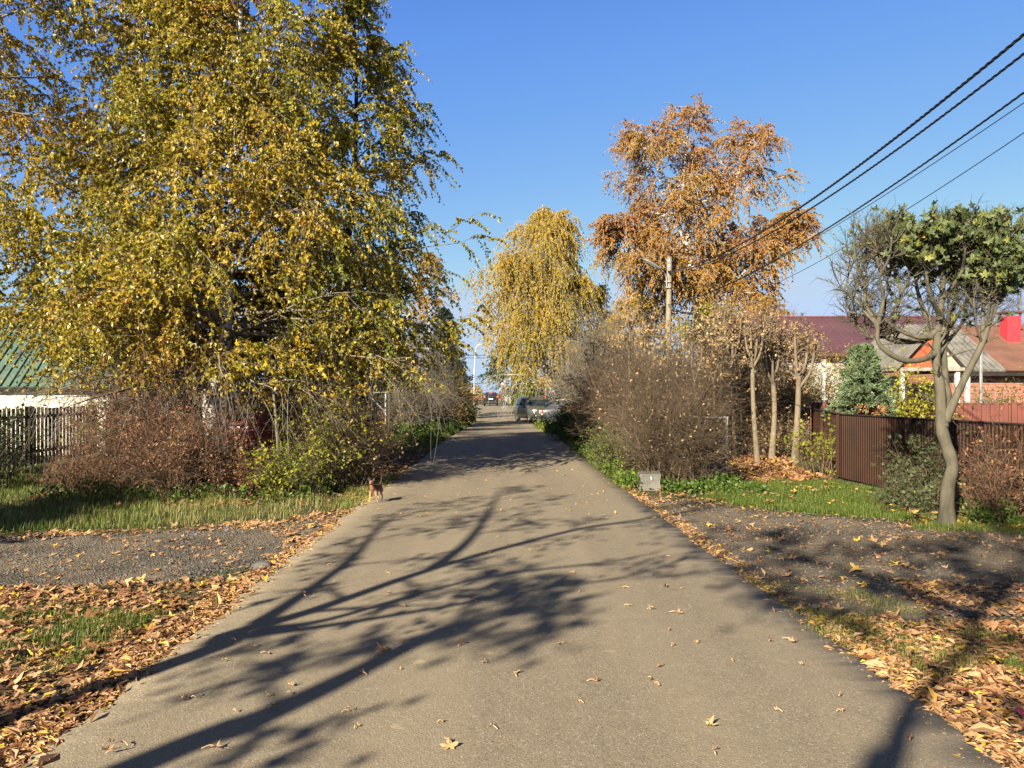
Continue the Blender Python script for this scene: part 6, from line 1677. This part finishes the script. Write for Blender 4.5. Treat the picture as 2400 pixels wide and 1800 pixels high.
def litter(name, label, poly, n, size, seed, tint=(.5, .22), curl=.35, z=.0, h=.0, small=False, top=.88, patch=.75, asp=.6):
    r = np.random.default_rng(seed)
    xy = scatter(r, poly, int(n * 1.35))
    pm = np.sin(xy[:, 0] * 3.1 + seed) * np.sin(xy[:, 1] * 2.3 + seed * 2) + .6 * np.sin(xy[:, 0] * 7.3 + xy[:, 1] * 5.1 + seed)
    xy = xy[r.random(len(xy)) < np.clip(.75 + patch * .6 * pm, .05, 1)]; n = len(xy)
    zz = zg(xy[:, 1]) + z + r.random(n) ** 1.5 * h
    mb = MB(); ti = np.clip(tint[0] + tint[1] * r.normal(0, 1, n), .02, top); ti[r.random(n) < .035] = .97
    s = size * np.exp(r.normal(0, .38, n))
    if small:
        pos = np.column_stack([xy, zz + .012])
        leaf_quads(mb, r, pos, s, asp, -.05, ti, fold=.35, flat=True)
    else:
        maple_leaves(mb, r, np.column_stack([xy, zz]), s, ti, 1, curl)
    return tag(mb.build(name, L_LITTER), label, "fallen leaves", None, "stuff")
# lower left carpet
litter("leaf_litter", "thick carpet of tan and orange maple leaves at the lower left", [(-2.12, 3.0), (-2.15, 6.5), (-2.4, 6.75), (-3.2, 6.5), (-5.6, 6.3), (-5.6, 3.0)], 7000, .078, 31, (.48, .25), .4, .0, .03, patch=.45)
litter("leaf_litter", "crumbled dry leaf drift along the left asphalt edge", [(-2.02, 2.9), (-2.08, 9.5), (-2.22, 9.5), (-2.38, 6.5), (-2.4, 4.5), (-2.36, 2.9)], 5200, .042, 32, (.66, .16), .6, .004, .025, True, asp=.36)
litter("leaf_litter", "leaf strip between gravel and tall grass on the left", [(-2.12, 7.3), (-2.12, 10.6), (-2.5, 10.6), (-3.2, 9.65), (-4.6, 9.05), (-8, 8.5), (-8, 8.1), (-4.4, 8.75), (-3.0, 9.1), (-2.5, 8.4), (-2.35, 7.3)], 1500, .07, 33, (.6, .2), .4, .01, .02)
litter("leaf_litter", "scattered leaves on the left gravel drive", [(-9, 6.3), (-2.2, 6.6), (-2.2, 9.6), (-4.4, 8.8), (-9, 8.0)], 1000, .065, 34, (.58, .2), .4, .02, .0)
litter("leaf_litter", "leaves on the verge around the dog and dark thicket", [(-2.1, 10.4), (-2.15, 16), (-4.3, 17), (-2.9, 13)], 1000, .085, 35, (.8, .15), .4, .01, .03, top=.98)
litter("leaf_litter", "brown shaded leaf bed left of the road behind the dark thicket", [(-2.2, 15), (-2.25, 22), (-5, 24), (-6, 16)], 2400, .11, 36, (.35, .2), .4, .01, .04)
litter("leaf_litter", "leaf scatter under the red shrubs", [(-7.5, 10.5), (-2.6, 11), (-2.6, 15), (-7.5, 15)], 1500, .09, 37, (.35, .22), .4, .01, .05)
# right side
litter("leaf_litter", "crumbled leaf drift along the right asphalt edge", [(1.98, 3.0), (2.3, 3.0), (2.25, 6), (2.15, 9), (1.95, 13.5), (1.84, 13.5), (1.95, 9)], 3600, .038, 41, (.68, .15), .6, .004, .02, True, asp=.36)
litter("leaf_litter", "thick pile of pale and orange leaves at the lower right", [(2.1, 3.0), (2.25, 4.6), (2.9, 4.9), (4.2, 4.6), (4.2, 3.0)], 700, .058, 42, (.5, .25), .4, .0, .02)
litter("leaf_litter", "crushed leaf fragments at the lower right", [(2.1, 3.0), (2.15, 5.6), (3.3, 5.5), (4.2, 5.0), (4.2, 3.0)], 7000, .05, 43, (.56, .2), .6, .0, .02, True, asp=.4)
litter("leaf_litter", "leaves strewn over the right gravel", [(2.1, 5.2), (5.5, 5.0), (6.3, 9.0), (3.8, 10.4), (2.0, 12.3)], 1900, .058, 44, (.55, .22), .45, .02, .0)
litter("leaf_litter", "drift of tan leaves across the right gravel", [(3.0, 5.6), (5.4, 5.3), (5.4, 6.2), (3.3, 6.6)], 1700, .058, 45, (.55, .2), .45, .02, .02)
litter("leaf_litter", "deep orange leaf bed under the row of clipped trees", [(3.6, 13.6), (5.9, 14.0), (6.1, 16.5), (7, 20), (5.2, 20.5), (3.9, 16)], 4200, .11, 46, (.45, .2), .45, .01, .07)
litter("leaf_litter", "leaves at the foot of the corrugated fence", [(4.9, 9.4), (6.5, 8.9), (6.45, 10.6), (5.4, 10.4)], 420, .10, 47, (.75, .2), .4, .02, .02)
litter("leaf_litter", "leaves before the concrete block and ground cover", [(1.9, 10.8), (3.1, 10.8), (3.3, 12.3), (2.3, 12.9), (1.85, 17)], 300, .065, 48, (.6, .22), .4, .02, .02)
litter("leaf_litter", "few leaves lying on the lawn", [(3.5, 10.8), (5.8, 9.8), (6, 13.6), (3.6, 13.4)], 110, .09, 49, (.65, .2), .4, .07, .01)
litter("leaf_litter", "yellow birch leaves sprinkled on the far asphalt", [(-2.1, 9.5), (1.9, 9.5), (1.6, 26), (-2.1, 26)], 700, .032, 50, (.86, .08), .3, .036, .0, True, top=.98)

# stones in the gravel
def stones(name, label, poly, n, size, seed, z=.0):
    r = np.random.default_rng(seed); xy = scatter(r, poly, n)
    o = np.array([(1, 0, 0), (0, 1, 0), (-1, 0, 0), (0, -1, 0), (0, 0, .8), (0, 0, -.8)], float)
    s = size * np.exp(r.normal(0, .4, n))
    V = o[None] * s[:, None, None] * r.uniform(.6, 1.2, (n, 6, 1))
    a = r.uniform(0, 6.28, n); c, q = np.cos(a), np.sin(a)
    V = np.stack([V[:, :, 0] * c[:, None] - V[:, :, 1] * q[:, None], V[:, :, 0] * q[:, None] + V[:, :, 1] * c[:, None], V[:, :, 2]], -1)
    V += np.column_stack([xy, zg(xy[:, 1]) + z])[:, None]
    f = np.array([(0, 1, 4), (1, 2, 4), (2, 3, 4), (3, 0, 4), (1, 0, 5), (2, 1, 5), (3, 2, 5), (0, 3, 5)])
    mb = MB(); mb.add(V.reshape(-1, 3), (f[None] + (np.arange(n) * 6)[:, None, None]).reshape(-1, 3))
    return tag(mb.build(name, surf("gravel_stone_" + str(seed), (.12, .11, .095), (.05, .047, .043), 9, .9)), label, "gravel", None, "stuff")
stones("gravel_stones", "loose grey stones on the left gravel drive", [(-9, 6.3), (-2.2, 6.6), (-2.15, 9.9), (-4.4, 8.9), (-9, 8.0)], 7000, .010, 61, .024)
stones("gravel_stones", "loose grey stones on the right gravel path", [(2.0, 5.6), (6, 5.0), (6.3, 9.0), (3.8, 10.4), (1.98, 12.2)], 7000, .008, 62, .024)

# single curled leaves and bits on the asphalt
def road_leaf(px, py, size, label, seed, tint, kind=0, group="dry leaves lying on the asphalt", mat=None):
    r = np.random.default_rng(seed)
    x, y = gr(px, py)
    root = thing("fallen_leaf", label, "leaf", (x, y, gz(y) + .0165), 0, group)
    mb = MB(); maple_leaves(mb, r, np.zeros((1, 3)), size, tint, 1, .9 if kind else .55); mb.build("blade", mat or L_LITTER, root)
    a = r.uniform(0, 6.28); L = size * r.uniform(.6, 1.0)
    m = MB(); m.tube(spline([(0, 0, .004), (math.cos(a) * L * .5, math.sin(a) * L * .5, .012), (math.cos(a + .3) * L, math.sin(a + .3) * L, .003)], 8), [.0022] * 8, 5); m.build("stalk", M_STALK, root, True)
    return root
M_STALK = surf("leaf_stalk", (.55, .36, .2), (.4, .24, .13), 30, .7, bmp=0)
sp = [(1053, 1762, .12, "big curled pale leaf standing on its edge at the bottom of the road", .8, 1), (903, 1533, .115, "curled reddish-brown leaf on the lower shadow streak", .12, 1), (1107, 1411, .09, "dark red curled leaf lying on a thin branch shadow", .15, 1),
      (975, 1398, .075, "orange-brown leaf left of the dark red curled one", .35, 1), (247, 1775, .09, "pale shrivelled leaf near the lower left asphalt edge", .75, 1), (510, 1762, .08, "pale leaf with long stalk right of the lowest shadow start", .7, 1),
      (1210, 1585, .065, "whitish narrow leaf in the middle of the sunlit asphalt", .82, 0), (1660, 1708, .10, "long pale leaf with bent stalk at lower right of the road", .8, 0), (1560, 1380, .07, "dark crumpled leaf beside a pale one near the right edge", .08, 1),
      (1313, 1516, .075, "tan folded leaf on the dark blotch in mid road", .6, 1), (1860, 1510, .09, "tan star-shaped leaf near the right asphalt edge", .6, 1), (1592, 1443, .085, "pale star-shaped leaf right of the branch shadows", .65, 1),
      (1143, 1300, .08, "brown leaf at the fork of the branch shadow", .3, 1), (1258, 1292, .07, "brown flat leaf just right of the shadow fork", .28, 0), (1545, 1614, .06, "small leaf with a long stalk lying left of the pale patch", .7, 1),
      (937, 1208, .07, "tan leaf on the road below the dog", .7, 0), (1175, 1204, .08, "orange leaf in the shaded upper road", .6, 1)]
for k_, (px_, py_, s_, lab, ti_, kd) in enumerate(sp): road_leaf(px_, py_, s_, lab, 700 + k_, ti_, kd)
r = np.random.default_rng(91); kk = 0
while kk < 72:
    py_ = 1150 + 640 * r.random() ** 1.1; Yk = EYE * F / (py_ - HOR); l_, r2_ = road_edges(Yk)
    px_ = 1200 + F / Yk * r.uniform(l_ + .1, r2_ - .1)
    road_leaf(px_, py_, r.uniform(.03, .062), "small curled dry leaf among many strewn on the grey asphalt", 800 + kk, float(np.clip(r.normal(.6, .2), .05, .85)), 1); kk += 1
for k_, (px_, py_, s_, lab, mt, ti_) in enumerate([(2140, 1545, .13, "large yellow maple leaf flat on the verge at lower right", L_LITTER, .99), (2180, 1580, .15, "large orange maple leaf below the large yellow one", L_LITTER, .30), (2345, 1565, .14, "large golden maple leaf near the right photo edge", L_LITTER, .95),
      (2268, 1640, .08, "purple-red leaf among pale litter at lower right", L_PURPLE, .5), (2390, 1695, .09, "purple leaf at the lower right photo edge", L_PURPLE, .6), (2285, 1545, .06, "small crimson leaf above the purple-red one", L_PURPLE, .9), (2362, 1620, .10, "orange-yellow leaf between the golden and purple ones", L_LITTER, .93),
      (405, 1460, .115, "bright yellow maple leaf on the lower left carpet", L_LITTER, 1.0), (135, 1440, .11, "large pale tan maple leaf on the lower left carpet", L_LITTER, .75), (300, 1540, .10, "olive-tan leaf near the left asphalt edge", L_LITTER, .62), (1545, 1152, .17, "big bright yellow leaf right in front of the concrete block", L_LITTER, 1.0)]):
    o = road_leaf(px_, py_, s_, lab, 900 + k_, ti_, 0, "bright maple leaves on the verges", mt); o.location.z += -.0 if py_ < 1200 else .03
# a dark stone at the left edge of the asphalt
x, y = gr(615, 1327)
m = MB(); o = np.random.default_rng(5)
th = np.linspace(0, np.pi, 6)[1:-1]; an = np.arange(8) * np.pi / 4
V = [(0, 0, .05)] + [(math.sin(t) * math.cos(a) * .11 * o.uniform(.8, 1.1), math.sin(t) * math.sin(a) * .08 * o.uniform(.8, 1.1), math.cos(t) * .05) for t in th for a in an] + [(0, 0, -.05)]
F_ = [(0, 1 + i, 1 + (i + 1) % 8) for i in range(8)] + [(1 + r_ * 8 + i, 9 + r_ * 8 + i, 9 + r_ * 8 + (i + 1) % 8, 1 + r_ * 8 + (i + 1) % 8) for r_ in range(3) for i in range(8)] + [(33, 25 + (i + 1) % 8, 25 + i) for i in range(8)]
m.poly(np.array(V), F_)
s_ = m.build("stone", surf("dark_stone", (.10, .098, .095), (.05, .05, .05), 12, .9), None, True); s_.location = (x, y, .0); tag(s_, "fist-sized dark stone at the edge of the left gravel drive", "stone")
